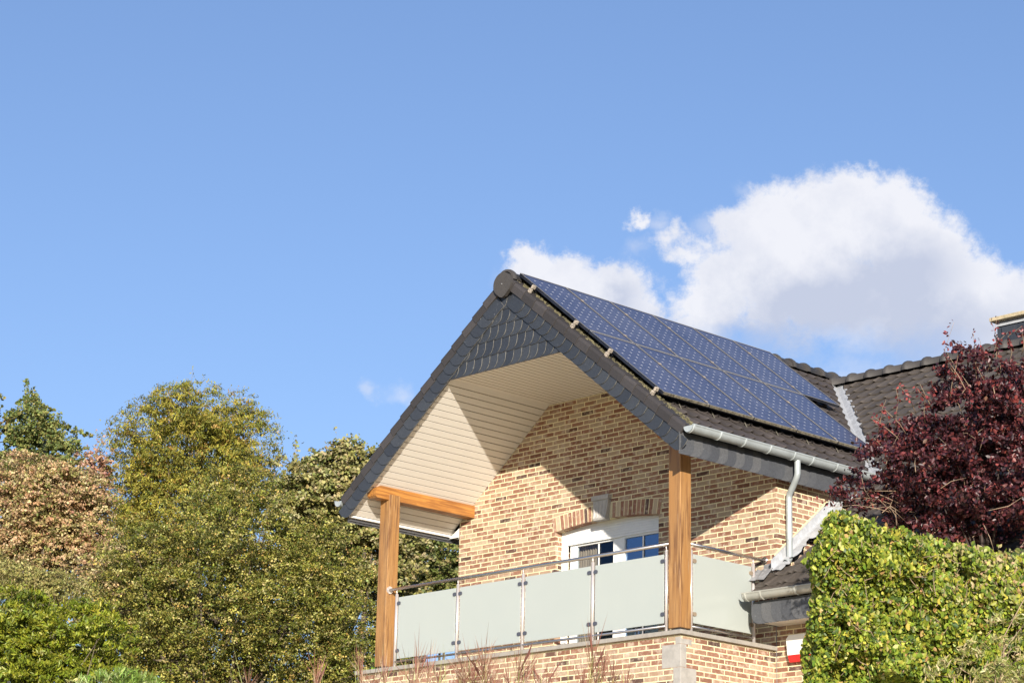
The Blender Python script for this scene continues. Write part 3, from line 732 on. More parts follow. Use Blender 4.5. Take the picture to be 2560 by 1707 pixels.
# --- chimney
ch = MB(); cx0, cy0 = 2.83, 6.60
ch.box((cx0, cy0, 3.9), (cx0+1.6, cy0+.9, 5.03)); chim = H('chimney', ch, 'slate')
cs = MB()
for r_ in range(4):
    for i in range(7, -1, -1):
        x = cx0+i*.25+(r_ % 2)*.11-.02
        if x < cx0-.03: continue
        slate_piece(cs, (x, cy0, 4.24+r_*.21), (1, 0, 0), (0, 0, 1), .27, .22 if r_ < 3 else .13, .002+.003*r_+.003*(i % 2), r=.12)
H('chimney_slates', cs, ['slate', 'slate_edge'], chim)
ct = MB(); ct.box((cx0-.06, cy0-.10, 5.09), (cx0+.45, cy0+1.0, 5.145)); ct.box((cx0+.455, cy0-.10, 5.09), (cx0+1.7, cy0+1.0, 5.145)); H('chimney_cap', ct, 'chimcap', chim, bevel=.008)
cn = MB(); cn.box((cx0+.02, cy0-.015, 5.03), (cx0+1.58, cy0+.9, 5.089)); H('chimney_neck', cn, 'lead2', chim)
cf = MB(); cf.box((cx0+.01, cy0-.024, 5.02), (cx0+1.59, cy0-.016, 5.05)); H('chimney_flashing', cf, 'lead', chim)

# ================================================================ RAILING
rail = thing('glass_railing', 'frosted glass balcony railing with stainless posts and round handrail', 'railing', (0, .217, 0))
def Rl(name, mb, m_, parent=rail, **k): return build(name, mb, m_, parent, **k)
YRr, XRr, ZR = .217, 2.677, 1.053
h = MB(); h.tube([(-2.46, YRr-.01, ZR), (2.522, YRr-.01, ZR)], .0215, 14); Rl('handrail', h, 'steel_rail', smooth=True)
h = MB(); h.tube([(-2.446, YRr-.01, ZR), (-2.460, YRr-.01, ZR)], .05, 20); Rl('wall_flange', h, 'steel')
h = MB(); h.tube([(XRr, .345, ZR), (XRr, D_-.002, ZR)], .0215, 14); h.tube([(XRr, D_-.014, ZR), (XRr, D_-.003, ZR)], .045, 16); Rl('handrail', h, 'steel_rail', smooth=True)
for (x, sx) in ((-2.315, 0), (-1.135, 0), (.054, 0), (1.251, 0), (2.440, 0)):
    p_ = MB(); p_.tube([(x, YRr, .0), (x, YRr, .985)], .021, 14); p_.tube([(x, YRr, .985), (x, YRr-.008, ZR-.015)], .008, 8); p_.tube([(x, YRr, .001), (x, YRr, .012)], .036, 14)
    Rl('post', p_, 'steel', smooth=True)
for y_ in (.375, 1.495):
    p_ = MB(); p_.tube([(XRr, y_, .0), (XRr, y_, .985)], .021, 14); p_.tube([(XRr, y_, .985), (XRr, y_, ZR-.015)], .008, 8); Rl('post', p_, 'steel', smooth=True)
b_ = MB(); b_.tube([(-2.315, YRr-.005, .098), (2.44, YRr-.005, .098)], .015, 10); Rl('bottom_rail', b_, 'steel_rail', smooth=True)
b_ = MB(); b_.tube([(XRr, .375, .092), (XRr, 1.495, .092)], .015, 10); Rl('bottom_rail', b_, 'steel_rail', smooth=True)
PX = [-2.315, -1.135, .054, 1.251, 2.440]
def clipbox(c_, ax, wid=.026):
    m_ = MB(); c_ = np.array(c_, float)
    n_ = 12; ring = []
    for k_ in range(n_):
        a = 2*pi*k_/n_; e = 1 if cos(a) > 0 else -1
        pt = [0, 0, 0]; pt[ax] = e*.012+wid*.8*cos(a); pt[2] = .024*sin(a); pt[1-ax] = -.016; ring.append(c_+np.array(pt))
    v = [0, 0, 0]; v[1-ax] = .032; m_.prism(ring, v); return m_
for i in range(4):
    a, b = PX[i]+.04, PX[i+1]-.04
    g_ = MB(); g_.box((a, YRr-.005, .135), (b, YRr+.005, .942)); gp_ = Rl('glass_panel', g_, 'frost', bevel=.002)
    for x in (a+.012, b-.012):
        for z_ in (.24, .862): Rl('clip', clipbox((x, YRr, z_), 0), 'clip', gp_)
a, b = .415, 1.455
g_ = MB(); g_.box((XRr-.005, a, .135), (XRr+.005, b, .942)); gp_ = Rl('glass_panel', g_, 'frost', bevel=.002)
for y_ in (a+.012, b-.012):
    for z_ in (.24, .862): Rl('clip', clipbox((XRr, y_, z_), 1), 'clip2', gp_)

# ================================================================ SOLAR PANELS
pz = 4.9355-4.7825
def pan_xyz(u, yy, up=0.):   # u metres down the slope from the ridge line
    return np.array((u*ca+up*sa, yy, 4.9355-u*sa+up*ca))
U0 = .149/ca
def panel_proto():
    r = bpy.data.objects.new('solar_panel', None); COL.objects.link(r); ORG[r.name] = np.zeros(3); r.empty_display_size = .2
    e = .026
    f = MB()
    for (a, b) in (((0, 0), (PW, e)), ((0, PL-e), (PW, PL)), ((0, e), (e, PL-e)), ((PW-e, e), (PW, PL-e))):
        f.box((a[0], a[1], -.040), (b[0], b[1], -.0015), 0)
        w_ = .013
    for (a, b) in (((0, 0), (PW, .007)), ((0, PL-.013), (PW, PL)), ((0, .007), (.0035, PL-.013)), ((PW-.0035, .007), (PW, PL-.013))):
        f.box((a[0], a[1], -.0014), (b[0], b[1], .001), 1)
    build('frame', f, ['black', 'alu'], r)  # light top strips put edge glare into the colour of the black frame
    c_ = MB(); c_.box((e*.5, e*.5, -.012), (PW-e*.5, PL-e*.5, -.0035)); build('cell_sheet', c_, 'cells', r)
    return r
def copy_thing(r):
    n_ = r.copy(); COL.objects.link(n_)
    for chd in r.children:
        c_ = chd.copy(); COL.objects.link(c_); c_.parent = n_
    return n_
proto = panel_proto(); first = True
order = ['first', 'second', 'third', 'fourth', 'fifth', 'sixth']
for row in (0, 1):
    for i in range(6 - row):
        pn = proto if first else copy_thing(proto); first = False
        O_ = pan_xyz(U0+row*1.60+PL, -.034+i*.828)
        X_ = Vector((0, 1, 0)); Y_ = Vector((-ca, 0, sa)); Z_ = Vector((sa, 0, ca))
        pn.matrix_world = Matrix(((X_.x, Y_.x, Z_.x, O_[0]), (X_.y, Y_.y, Z_.y, O_[1]), (X_.z, Y_.z, Z_.z, O_[2]), (0, 0, 0, 1)))
        nm = ('upper', 'lower')[row]
        ex = 'blue solar panel nearest the gable edge' if i == 0 else ('blue solar panel farthest from the gable, nearest the valley' if i == 5-row else 'blue solar panel, %s from the gable edge' % order[i])
        tag(pn, ex+', in the %s row' % nm, 'solar panel', 'solar panels on the wing roof')
for k_, u in enumerate((.434/ca, 1.193/ca, 1.779/ca, 2.532/ca)):
    u += .02
    r_ = MB(); L_ = 5.02 if k_ < 2 else 4.2
    r_.obox(pan_xyz(u-.02, -.10, -.078), (0, L_, 0), np.array((ca, 0, -sa))*.036, np.array((sa, 0, ca))*.034)
    rt = thing('mounting_rail', ['aluminium mounting rail end nearest the ridge disc, under the upper panels', 'aluminium mounting rail end under the lower half of the upper panels',
        'aluminium mounting rail end under the top of the lower panels', 'aluminium mounting rail end lowest on the gable, near the gutter'][k_], 'mounting rail', tuple(pan_xyz(u, -.10, -.1)), 'solar mounting rails')
    build('rail', r_, 'black', rt)
    e_ = MB()
    e_.obox(pan_xyz(u-.006, -.135, -.105), (0, .040, 0), np.array((ca, 0, -sa))*.050, np.array((sa, 0, ca))*.058)
    e_.obox(pan_xyz(u+.006, -.125, -.045), (0, .060, 0), np.array((ca, 0, -sa))*.034, np.array((sa, 0, ca))*.052)
    build('end_clamp', e_, 'crust', rt, bevel=.008)
    for i in range(1, 6 if k_ < 2 else 5):
        c_ = MB(); c_.obox(pan_xyz(u, -.034+i*.828-.030, .0012), (0, .040, 0), np.array((ca, 0, -sa))*.028, np.array((sa, 0, ca))*.006); build('clamp', c_, 'crust', rt)
    hk = MB()
    if k_ == 3:
        for i in range(7): 
            p = pan_xyz(u+.02, .35+i*.6, -.10); q_ = pan_xyz(u+.13, .35+i*.6, -.145); hk = MB(); hk.tube([p, q_], .008, 6); build('roof_hook', hk, 'crust_dark', rt)
# lichen crusted lower edges sit with the lower panels as their bottom trim
for o in list(COL.objects):
    if o.name.startswith('solar_panel') and o.get('label', '').endswith('lower row'):
        e_ = MB(); e_.box((0, -.004, -.032), (PW, -.0005, -.002))
        me = bpy.data.meshes.new('bottom_trim'); me.from_pydata(e_.v, [], e_.f); me.materials.append(MT['sealant']); c_ = bpy.data.objects.new('bottom_trim', me); COL.objects.link(c_); c_.parent = o

# ================================================================ ALARM
al = thing('alarm_siren', 'white alarm siren box with red lens on the brick wall beside the hedge', 'alarm siren', (3.21, D_, -.06))
a_ = MB()
a_.prism([(3.065, D_-.075, -.13), (3.36, D_-.075, -.13), (3.37, D_-.085, .06), (3.34, D_-.08, .105), (3.09, D_-.08, .105), (3.055, D_-.085, .06)], (0, .083, 0)); build('housing', a_, 'white', al, bevel=.014)
a_ = MB(); a_.prism([(3.09, D_-.07, -.215), (3.34, D_-.07, -.215), (3.358, D_-.075, -.133), (3.068, D_-.075, -.133)], (0, .072, 0)); build('lens', a_, 'red', al, bevel=.01)

# ================================================================ VEGETATION
def leaf_mesh(name, C, Nrm, T, size, asp, col, matname, parent, fold=.18):
    """C centres, Nrm normals, T tip directions (n,3); size (n,), asp width/length, col (n,3)"""
    n = len(C)
    T = T/np.linalg.norm(T, axis=1, keepdims=True)
    Nrm = Nrm-T*np.sum(Nrm*T, 1, keepdims=True); Nrm /= np.linalg.norm(Nrm, axis=1, keepdims=True)+1e-9
    S = np.cross(T, Nrm); L = size[:, None]; Wd = L*asp
    curl = RNG.uniform(-.25, .1, (n, 1))
    base = C-T*L*.5; tip = C+T*L*.5+Nrm*L*curl
    r1 = C-T*L*.15+S*Wd*.5-Nrm*Wd*fold; r2 = C+T*L*.2+S*Wd*.42-Nrm*Wd*fold+Nrm*L*curl*.4
    l1 = C-T*L*.15-S*Wd*.5-Nrm*Wd*fold; l2 = C+T*L*.2-S*Wd*.42-Nrm*Wd*fold+Nrm*L*curl*.4
    V = np.stack([base, r1, r2, tip, l2, l1], 1).reshape(-1, 3)-ORG[parent.name]
    Fc = (np.arange(n)[:, None]*6+np.array([[0, 1, 2, 3, 0, 3, 4, 5]])).reshape(-1)
    me = bpy.data.meshes.new(name); me.vertices.add(n*6); me.vertices.foreach_set('co', V.astype(np.float32).ravel())
    me.loops.add(n*8); me.loops.foreach_set('vertex_index', Fc.astype(np.int32)); me.polygons.add(n*2)
    me.polygons.foreach_set('loop_start', np.arange(n*2, dtype=np.int32)*4)
    try: me.polygons.foreach_set('loop_total', np.full(n*2, 4, dtype=np.int32))
    except Exception: pass
    at_ = me.attributes.new('tint', 'FLOAT_COLOR', 'POINT')
    cc = np.ones((n, 6, 4), np.float32); cc[:, :, :3] = col[:, None, :]; at_.data.foreach_set('color', cc.ravel())
    me.materials.append(MT[matname]); me.update(calc_edges=True); me.validate()
    return finish(name, me, parent)
def pal(n, cols, wts, jit=.14, ci=None):
    cols = np.array(cols); w = np.array(wts, float); w /= w.sum()
    idx = RNG.choice(len(cols), n, p=w)
    if ci is not None:
        k = RNG.choice(len(cols), ci.max()+1, p=w)[ci]; idx = np.where(RNG.random(n) < .72, k, idx)
    idx = idx; c = cols[idx]*(1+RNG.normal(0, jit, (n, 1)))
    return np.clip(c*(1+RNG.normal(0, .06, (n, 3))), .004, .9)
def unit(n):
    v = RNG.normal(size=(n, 3)); return v/np.linalg.norm(v, axis=1, keepdims=True)
TOCAM = lambda P: (CAM-P)/np.linalg.norm(CAM-P)
def crown_points(lobes, ncl, per, csz, inner=.25, deep=(2.2, 4.6)):
    """branch pads on the shells of the lobes, each pad a dome of leaf clusters, and a second layer deep inside the crown"""
    cen = np.array([l[0] for l in lobes]); rad = np.array([l[1] for l in lobes]); area = rad[:, 0]*rad[:, 2]
    npad = max(6, ncl//9); C = []; Dd = []; dv = TOCAM(cen.mean(0)); k_ = 0
    pads = []
    while len(pads) < npad:
        k = RNG.choice(len(lobes), p=area/area.sum()); d = unit(1)[0]; back = d@dv
        if back < -.1 and RNG.random() > .2: continue
        pads.append((cen[k]+d*rad[k]*RNG.uniform(.72, 1.02), d, RNG.uniform(.55, 1.55)*csz*1.45))
    for k in range(ncl):
        if RNG.random() < inner:       # deep layer, one to three metres behind the face
            j = RNG.choice(len(lobes), p=area/area.sum()); d = unit(1)[0]
            c = cen[j]+d*rad[j]*RNG.uniform(.2, .88); c = c-dv*(abs(d@dv)*rad[j][1]+RNG.uniform(*deep)); C.append(c); Dd.append(dv); continue
        p, d, r = pads[k % npad]; q = unit(1)[0]*.85+d*.35+np.array([0, 0, .5]); q /= np.linalg.norm(q)
        C.append(p+q*np.array([1.2, 1.2, .55])*r*RNG.uniform(.75, 1.05)); Dd.append((q+d)/1.5)
    Cc = np.array(C); Dd = np.array(Dd); n = ncl*per; ci = np.repeat(np.arange(ncl), per)
    sz = csz*RNG.uniform(.45, 1.1, ncl)
    off = RNG.normal(size=(n, 3))*np.array([1, 1, .55])*sz[ci][:, None]*.27
    return Cc[ci]+off, Dd[ci], ci
def tree(name, label, cat, base_px, depth, lobes_px, ncl, per, csz, lsz, asp, cols, wts, leafmat='leaf', shoots=(), group=None, hang=.0, thick=.75, inner=.25, clvar=.22, trunk_r=.16, patch=None, limbs=True, shw=1.0, shn=1.0):
    lobes = []
    for (px, py, rx, ry) in lobes_px:
        d_ = depth*(1+RNG.uniform(-.012, .012)); sh_ = .5*csz*F_PX/d_; rx = max(rx-sh_, rx*.5); ry = max(ry-sh_, ry*.5); c = at(px, py, d_); lobes.append((c, np.array([rx*d_/F_PX, rx*d_/F_PX*thick, ry*d_/F_PX])))
    b0 = at(base_px, 1500, depth); gzz = gz(b0[0], b0[1])
    root = thing(name, label, cat, (b0[0], b0[1], gzz), group)
    C, Dv, ci = crown_points(lobes, ncl, per, csz, inner)
    n = len(C)
    Nr = unit(n)*.75+Dv*.5+np.array([0, 0, .55]); T = unit(n)+Dv*.25+np.array([0, 0, -hang])
    size = lsz*RNG.uniform(.65, 1.3, n); col = pal(n, cols, wts, ci=ci)
    cv = RNG.normal(1, clvar, ncl).clip(.55, 1.6); col = col*cv[ci][:, None]
    if patch is not None:      # whole clusters of another colour
        pc, pw, fr = patch; sel = (RNG.random(ncl) < fr)[ci]; col[sel] = pal(sel.sum(), pc, pw)
    # upright shoots
    SC_, ST, SN, SS, SCo = [], [], [], [], []
    st = MB()
    for (px, py0, py1, lean, ln) in shoots:
        a = at(px, py0, depth); b = at(px+lean, py1, depth); L_ = np.linalg.norm(b-a); m_ = int(L_/(lsz*.30)*ln*shn)+3
        tt = RNG.random(m_)**.9; bow = RNG.normal(0, .03)*L_
        wdt = (1-tt*.8)*lsz*1.1*shw
        P = a+(b-a)*tt[:, None]+RT*(np.sin(tt*pi)*bow)[:, None]+RNG.normal(size=(m_, 3))*wdt[:, None]*.8
        SC_.append(P); ST.append(unit(m_)+np.array([0, 0, .3])); SN.append(unit(m_)); SS.append(lsz*RNG.uniform(.6, 1.1, m_)); SCo.append(pal(m_, cols, wts))
        st.tube([a, (a+b)/2+RT*bow, b], [lsz*.035, lsz*.025, lsz*.015], 4)
    if SC_:
        C = np.concatenate([C]+SC_); T = np.concatenate([T]+ST); Nr = np.concatenate([Nr]+SN); size = np.concatenate([size]+SS); col = np.concatenate([col]+SCo)
    leaf_mesh('crown', C, Nr, T, size, asp, np.clip(col, .004, .9), leafmat, root)
    tk = MB(); cen = np.mean([l[0] for l in lobes], axis=0); cen = cen-TOCAM(cen)*1.2*(trunk_r > .1); top = max(l[0][2]+l[1][2]*.5 for l in lobes)
    p0 = np.array([b0[0], b0[1], gzz-.2]); p1 = np.array([cen[0], cen[1], top]); K = 7
    pts = [p0+(p1-p0)*k/K+np.array([RNG.normal(0, .06), RNG.normal(0, .06), 0])*(0 < k) for k in range(K+1)]
    tk.tube(pts, [trunk_r*(1-.85*k/K) for k in range(K+1)], 9)
    if limbs:
        for (c, r) in lobes:
            s_ = pts[RNG.integers(2, K-1)]
            for q_ in range(3):
                e = c+unit(1)[0]*r*.75; mid = (s_+e)/2+RNG.normal(0, .12, 3); tk.tube([s_, mid, e], [trunk_r*.35, trunk_r*.2, trunk_r*.04], 6)
    trk = build('trunk', tk, 'bark', root, True)
    if shoots: build('twigs', st, 'twig', root, True)
    return root
G1 = 'trees behind the house'
# dense dark tree in the middle
tree('broadleaf_tree', 'dense dark olive green broadleaf tree filling the space left of the house', 'tree', 560, 42,
  [(560, 1330, 150, 130), (430, 1420, 130, 120), (660, 1420, 160, 130), (520, 1530, 190, 130), (700, 1560, 170, 130), (830, 1500, 130, 130), (880, 1620, 110, 120), (420, 1640, 160, 110), (620, 1690, 220, 100), (770, 1400, 110, 110), (590, 1240, 110, 80), (820, 1700, 150, 90), (300, 1700, 120, 90), (520, 1790, 200, 80), (760, 1790, 160, 80), (340, 1600, 110, 110), (300, 1500, 70, 70), (340, 1380, 80, 90), (200, 1540, 80, 80)],
  12500, 24, .27, .043, .62, [(.110, .130, .022), (.205, .205, .036), (.33, .295, .068), (.43, .38, .14), (.46, .31, .09)], [3.4, 3.6, 3.2, 1.4, .4], group=G1, clvar=.40, inner=.45, leafmat='leaf_gloss')
# olive tree behind, rounded top with drooping compound leaves
tree('ash_tree', 'tall rounded yellow green ash tree with feathery drooping leaves', 'tree', 490, 50,
  [(480, 1040, 105, 70), (400, 1080, 100, 80), (560, 1075, 105, 85), (345, 1150, 85, 90), (620, 1140, 75, 100), (480, 1150, 160, 110), (360, 1250, 90, 100), (600, 1230, 100, 110), (460, 1290, 150, 110), (305, 1330, 80, 120), (690, 1250, 45, 70), (270, 1430, 80, 90)],
  4400, 26, .30, .070, .30, [(.22, .22, .038), (.30, .275, .046), (.38, .32, .055), (.40, .25, .07), (.15, .175, .045)], [3, 4, 2.6, .8, 1.3], group=G1, hang=.7, clvar=.2, inner=.22,
  shoots=[(x, y, y-RNG.uniform(25, 55), RNG.uniform(-14, 14), .55) for x, y in ((330, 1065), (300, 1110), (360, 1030), (400, 1005), (440, 985), (463, 975), (478, 972), (510, 985), (545, 985), (575, 995), (600, 1020), (630, 1050), (655, 1080), (680, 1110), (695, 1150), (290, 1180), (350, 1040), (530, 990), (420, 1000), (690, 1120))])
# slim poplar like tree far left with upright shoots
tree('poplar_tree', 'green poplar like tree with spiky upright shoots behind the brown leaved tree', 'tree', 90, 54,
  [(74, 1005, 12, 58), (90, 1020, 13, 62), (104, 1045, 15, 60), (44, 1052, 12, 42), (125, 1080, 16, 55), (148, 1095, 14, 50), (187, 1118, 10, 50), (176, 1140, 14, 44), (204, 1165, 12, 36), (20, 1075, 24, 55), (60, 1085, 40, 60), (100, 1110, 60, 60), (150, 1155, 50, 60), (40, 1150, 70, 70), (100, 1190, 100, 50), (190, 1200, 30, 40)],
  1500, 20, .13, .066, .75, [(.12, .165, .05), (.19, .225, .065), (.28, .28, .085), (.36, .33, .11)], [2.6, 4, 3, 1.8], group=G1, clvar=.2,
  shoots=[(75, 1060, 948, -10, 1.2), (82, 1050, 975, -6, 1.2), (95, 1060, 968, -11, 1.2), (105, 1070, 1005, -4, 1.1), (45, 1050, 1008, -3, 1.), (120, 1090, 1010, -8, 1.1), (135, 1110, 1035, -3, 1.), (150, 1120, 1030, -2, 1.1), (188, 1150, 1066, 2, 1.2), (178, 1160, 1092, -3, 1.), (202, 1180, 1130, 2, 1.1), (20, 1080, 1035, 0, .9), (60, 1060, 1005, 3, 1.), (70, 1080, 985, 0, 1.6), (88, 1080, 985, -3, 1.6), (100, 1090, 990, -8, 1.6), (112, 1100, 1015, -5, 1.6), (128, 1110, 1030, -6, 1.5), (142, 1130, 1050, -2, 1.5), (35, 1100, 1045, 0, 1.3), (52, 1090, 1030, 0, 1.3), (160, 1150, 1075, 0, 1.3), (192, 1165, 1100, 2, 1.4), (78, 1070, 1010, 2, 1.6)], shw=2.1, shn=3.2, limbs=False)
tree('maple_tree', 'yellowing tree at the far left edge, only its branch tips in view', 'tree', -60, 58,
  [(-30, 1010, 42, 60), (-40, 1080, 55, 70), (-45, 1170, 50, 80), (0, 985, 14, 18)], 110, 40, .28, .10, .6, [(.20, .20, .05), (.33, .24, .08), (.14, .16, .05)], [2, 2, 2], group=G1)
# tan tree
tree('beech_tree', 'broad tree with dry pinkish tan autumn leaves at the left', 'tree', 120, 47,
  [(60, 1210, 95, 70), (150, 1230, 90, 70), (70, 1290, 110, 80), (180, 1310, 100, 80), (110, 1370, 140, 80), (240, 1400, 80, 60), (40, 1420, 90, 70), (210, 1260, 60, 70), (20, 1340, 70, 80), (10, 1230, 40, 70)],
  4300, 24, .26, .054, .66, [(.52, .325, .18), (.57, .39, .215), (.37, .31, .12), (.24, .235, .07), (.60, .49, .27)], [2.8, 2.4, 3, 1.8, 1.6], group=G1, clvar=.2)
tree('sapling', 'thin young tree with sparse pink leaves standing against the sky', 'tree', 238, 49,
  [(240, 1150, 26, 36), (228, 1200, 26, 40), (255, 1200, 24, 40), (235, 1250, 30, 40)], 130, 17, .16, .080, .6, [(.62, .38, .27), (.52, .31, .20), (.28, .24, .09)], [3, 3, 1], group=G1, trunk_r=.035, limbs=False,
  shoots=[(245, 1130, 1075, -4, .35), (252, 1130, 1085, 10, .3), (222, 1140, 1105, -4, .6), (232, 1160, 1110, 2, .5), (262, 1180, 1130, 3, .5), (215, 1180, 1140, -4, .5)])
tree('beech_tree', 'low brown leaved shrub like tree between the bright laurel and the dense dark tree', 'tree', 330, 44.5,
  [(300, 1440, 80, 55), (370, 1470, 80, 50), (250, 1480, 60, 40), (350, 1400, 60, 50), (400, 1520, 60, 50), (330, 1540, 60, 40), (390, 1610, 60, 50), (260, 1560, 50, 50), (300, 1500, 60, 40)],
  2100, 24, .24, .054, .66, [(.48, .34, .18), (.54, .42, .23), (.35, .30, .12), (.23, .21, .07)], [3, 2.4, 2.6, 1.6], group=G1, clvar=.2)
# maples by the roof edge
tree('maple_tree', 'sycamore with cream edged yellowing leaves beside the left eave of the house', 'tree', 850, 46,
  [(870, 1200, 90, 90), (810, 1250, 90, 80), (900, 1290, 90, 90), (800, 1340, 80, 80), (760, 1290, 50, 70), (880, 1400, 90, 100), (940, 1180, 40, 60), (960, 1330, 60, 90), (1000, 1420, 60, 90), (770, 1200, 42, 50), (742, 1215, 36, 60), (800, 1190, 46, 46), (760, 1380, 70, 90), (700, 1270, 40, 60)],
  3500, 24, .26, .074, .72, [(.38, .34, .14), (.29, .27, .085), (.46, .40, .21), (.18, .195, .055)], [3, 3, 2, 1.8], group=G1, clvar=.2,
  shoots=[(737, 1150, 1085, 4, .9), (738, 1180, 1110, 0, .7), (842, 1125, 1062, -2, .35), (765, 1150, 1140, -2, 1), (862, 1130, 1105, 3, 1.), (885, 1125, 1103, 3, 1), (925, 1130, 1110, 4, .7), (945, 1125, 1105, 6, .5), (800, 1180, 1150, 2, .9), (820, 1160, 1125, 0, .9)])
tree('maple_tree', 'darker green sycamore with gaps of sky, behind the balcony between left post and wall', 'tree', 1080, 50,
  [(1050, 1400, 80, 100), (1110, 1420, 70, 90), (1060, 1520, 100, 90), (1120, 1350, 50, 50), (1000, 1330, 50, 50), (1150, 1480, 60, 100), (985, 1540, 70, 90), (960, 1660, 70, 80), (1000, 1450, 60, 70)],
  1900, 24, .26, .068, .7, [(.16, .185, .045), (.23, .235, .07), (.33, .28, .12), (.12, .145, .045)], [3, 3, 1.4, 2], group=G1, clvar=.2)
# bright laurel, lower left
tree('laurel_bush', 'bright green laurel bush with narrow upright leaves in the lower left corner', 'bush', 100, 34,
  [(40, 1560, 110, 90), (150, 1600, 120, 90), (230, 1570, 80, 60), (60, 1680, 140, 90), (200, 1690, 110, 70), (-20, 1600, 80, 120), (270, 1620, 50, 50), (60, 1780, 150, 70), (220, 1780, 110, 60)],
  2900, 24, .17, .072, .30, [(.16, .205, .018), (.235, .265, .022), (.32, .325, .035), (.11, .145, .015), (.48, .48, .18)], [3, 4, 2.5, 1.5, .4], leafmat='leaf_gloss', clvar=.14, hang=-.6, inner=.35,
  shoots=[(x, y, y-RNG.uniform(28, 60), RNG.uniform(-8, 10), .35) for x, y in [(30, 1490), (60, 1500), (90, 1510), (120, 1520), (150, 1530), (180, 1525), (205, 1530), (235, 1535), (265, 1545), (10, 1490), (140, 1540), (250, 1540), (190, 1540), (285, 1560)]], trunk_r=.07)
tree('olive_bush', 'yellow green fluffy shrub just above the bright laurel bush', 'bush', 60, 37,
  [(30, 1460, 90, 55), (100, 1475, 70, 45), (-30, 1440, 50, 60), (160, 1490, 40, 30)],
  800, 28, .20, .042, .5, [(.33, .30, .10), (.40, .35, .14), (.26, .25, .07)], [3, 3, 2], trunk_r=.05)
tree('bamboo_plant', 'small tuft of long bright green leaves at the bottom edge left of the house', 'plant', 310, 30,
  [(305, 1715, 50, 34), (350, 1722, 40, 26), (265, 1722, 30, 22)], 55, 24, .16, .13, .12, [(.22, .33, .06), (.38, .45, .18), (.14, .22, .04)], [3, 2, 2], leafmat='leaf_gloss', hang=-.9, trunk_r=.02, limbs=False)
tree('bamboo_plant', 'green leafy shoot beside the foot of the left oak post', 'plant', 930, 31.5,
  [(935, 1668, 16, 22), (925, 1700, 22, 20)], 16, 20, .12, .11, .18, [(.22, .36, .04), (.16, .26, .04)], [3, 2], leafmat='leaf_gloss', trunk_r=.015, limbs=False)

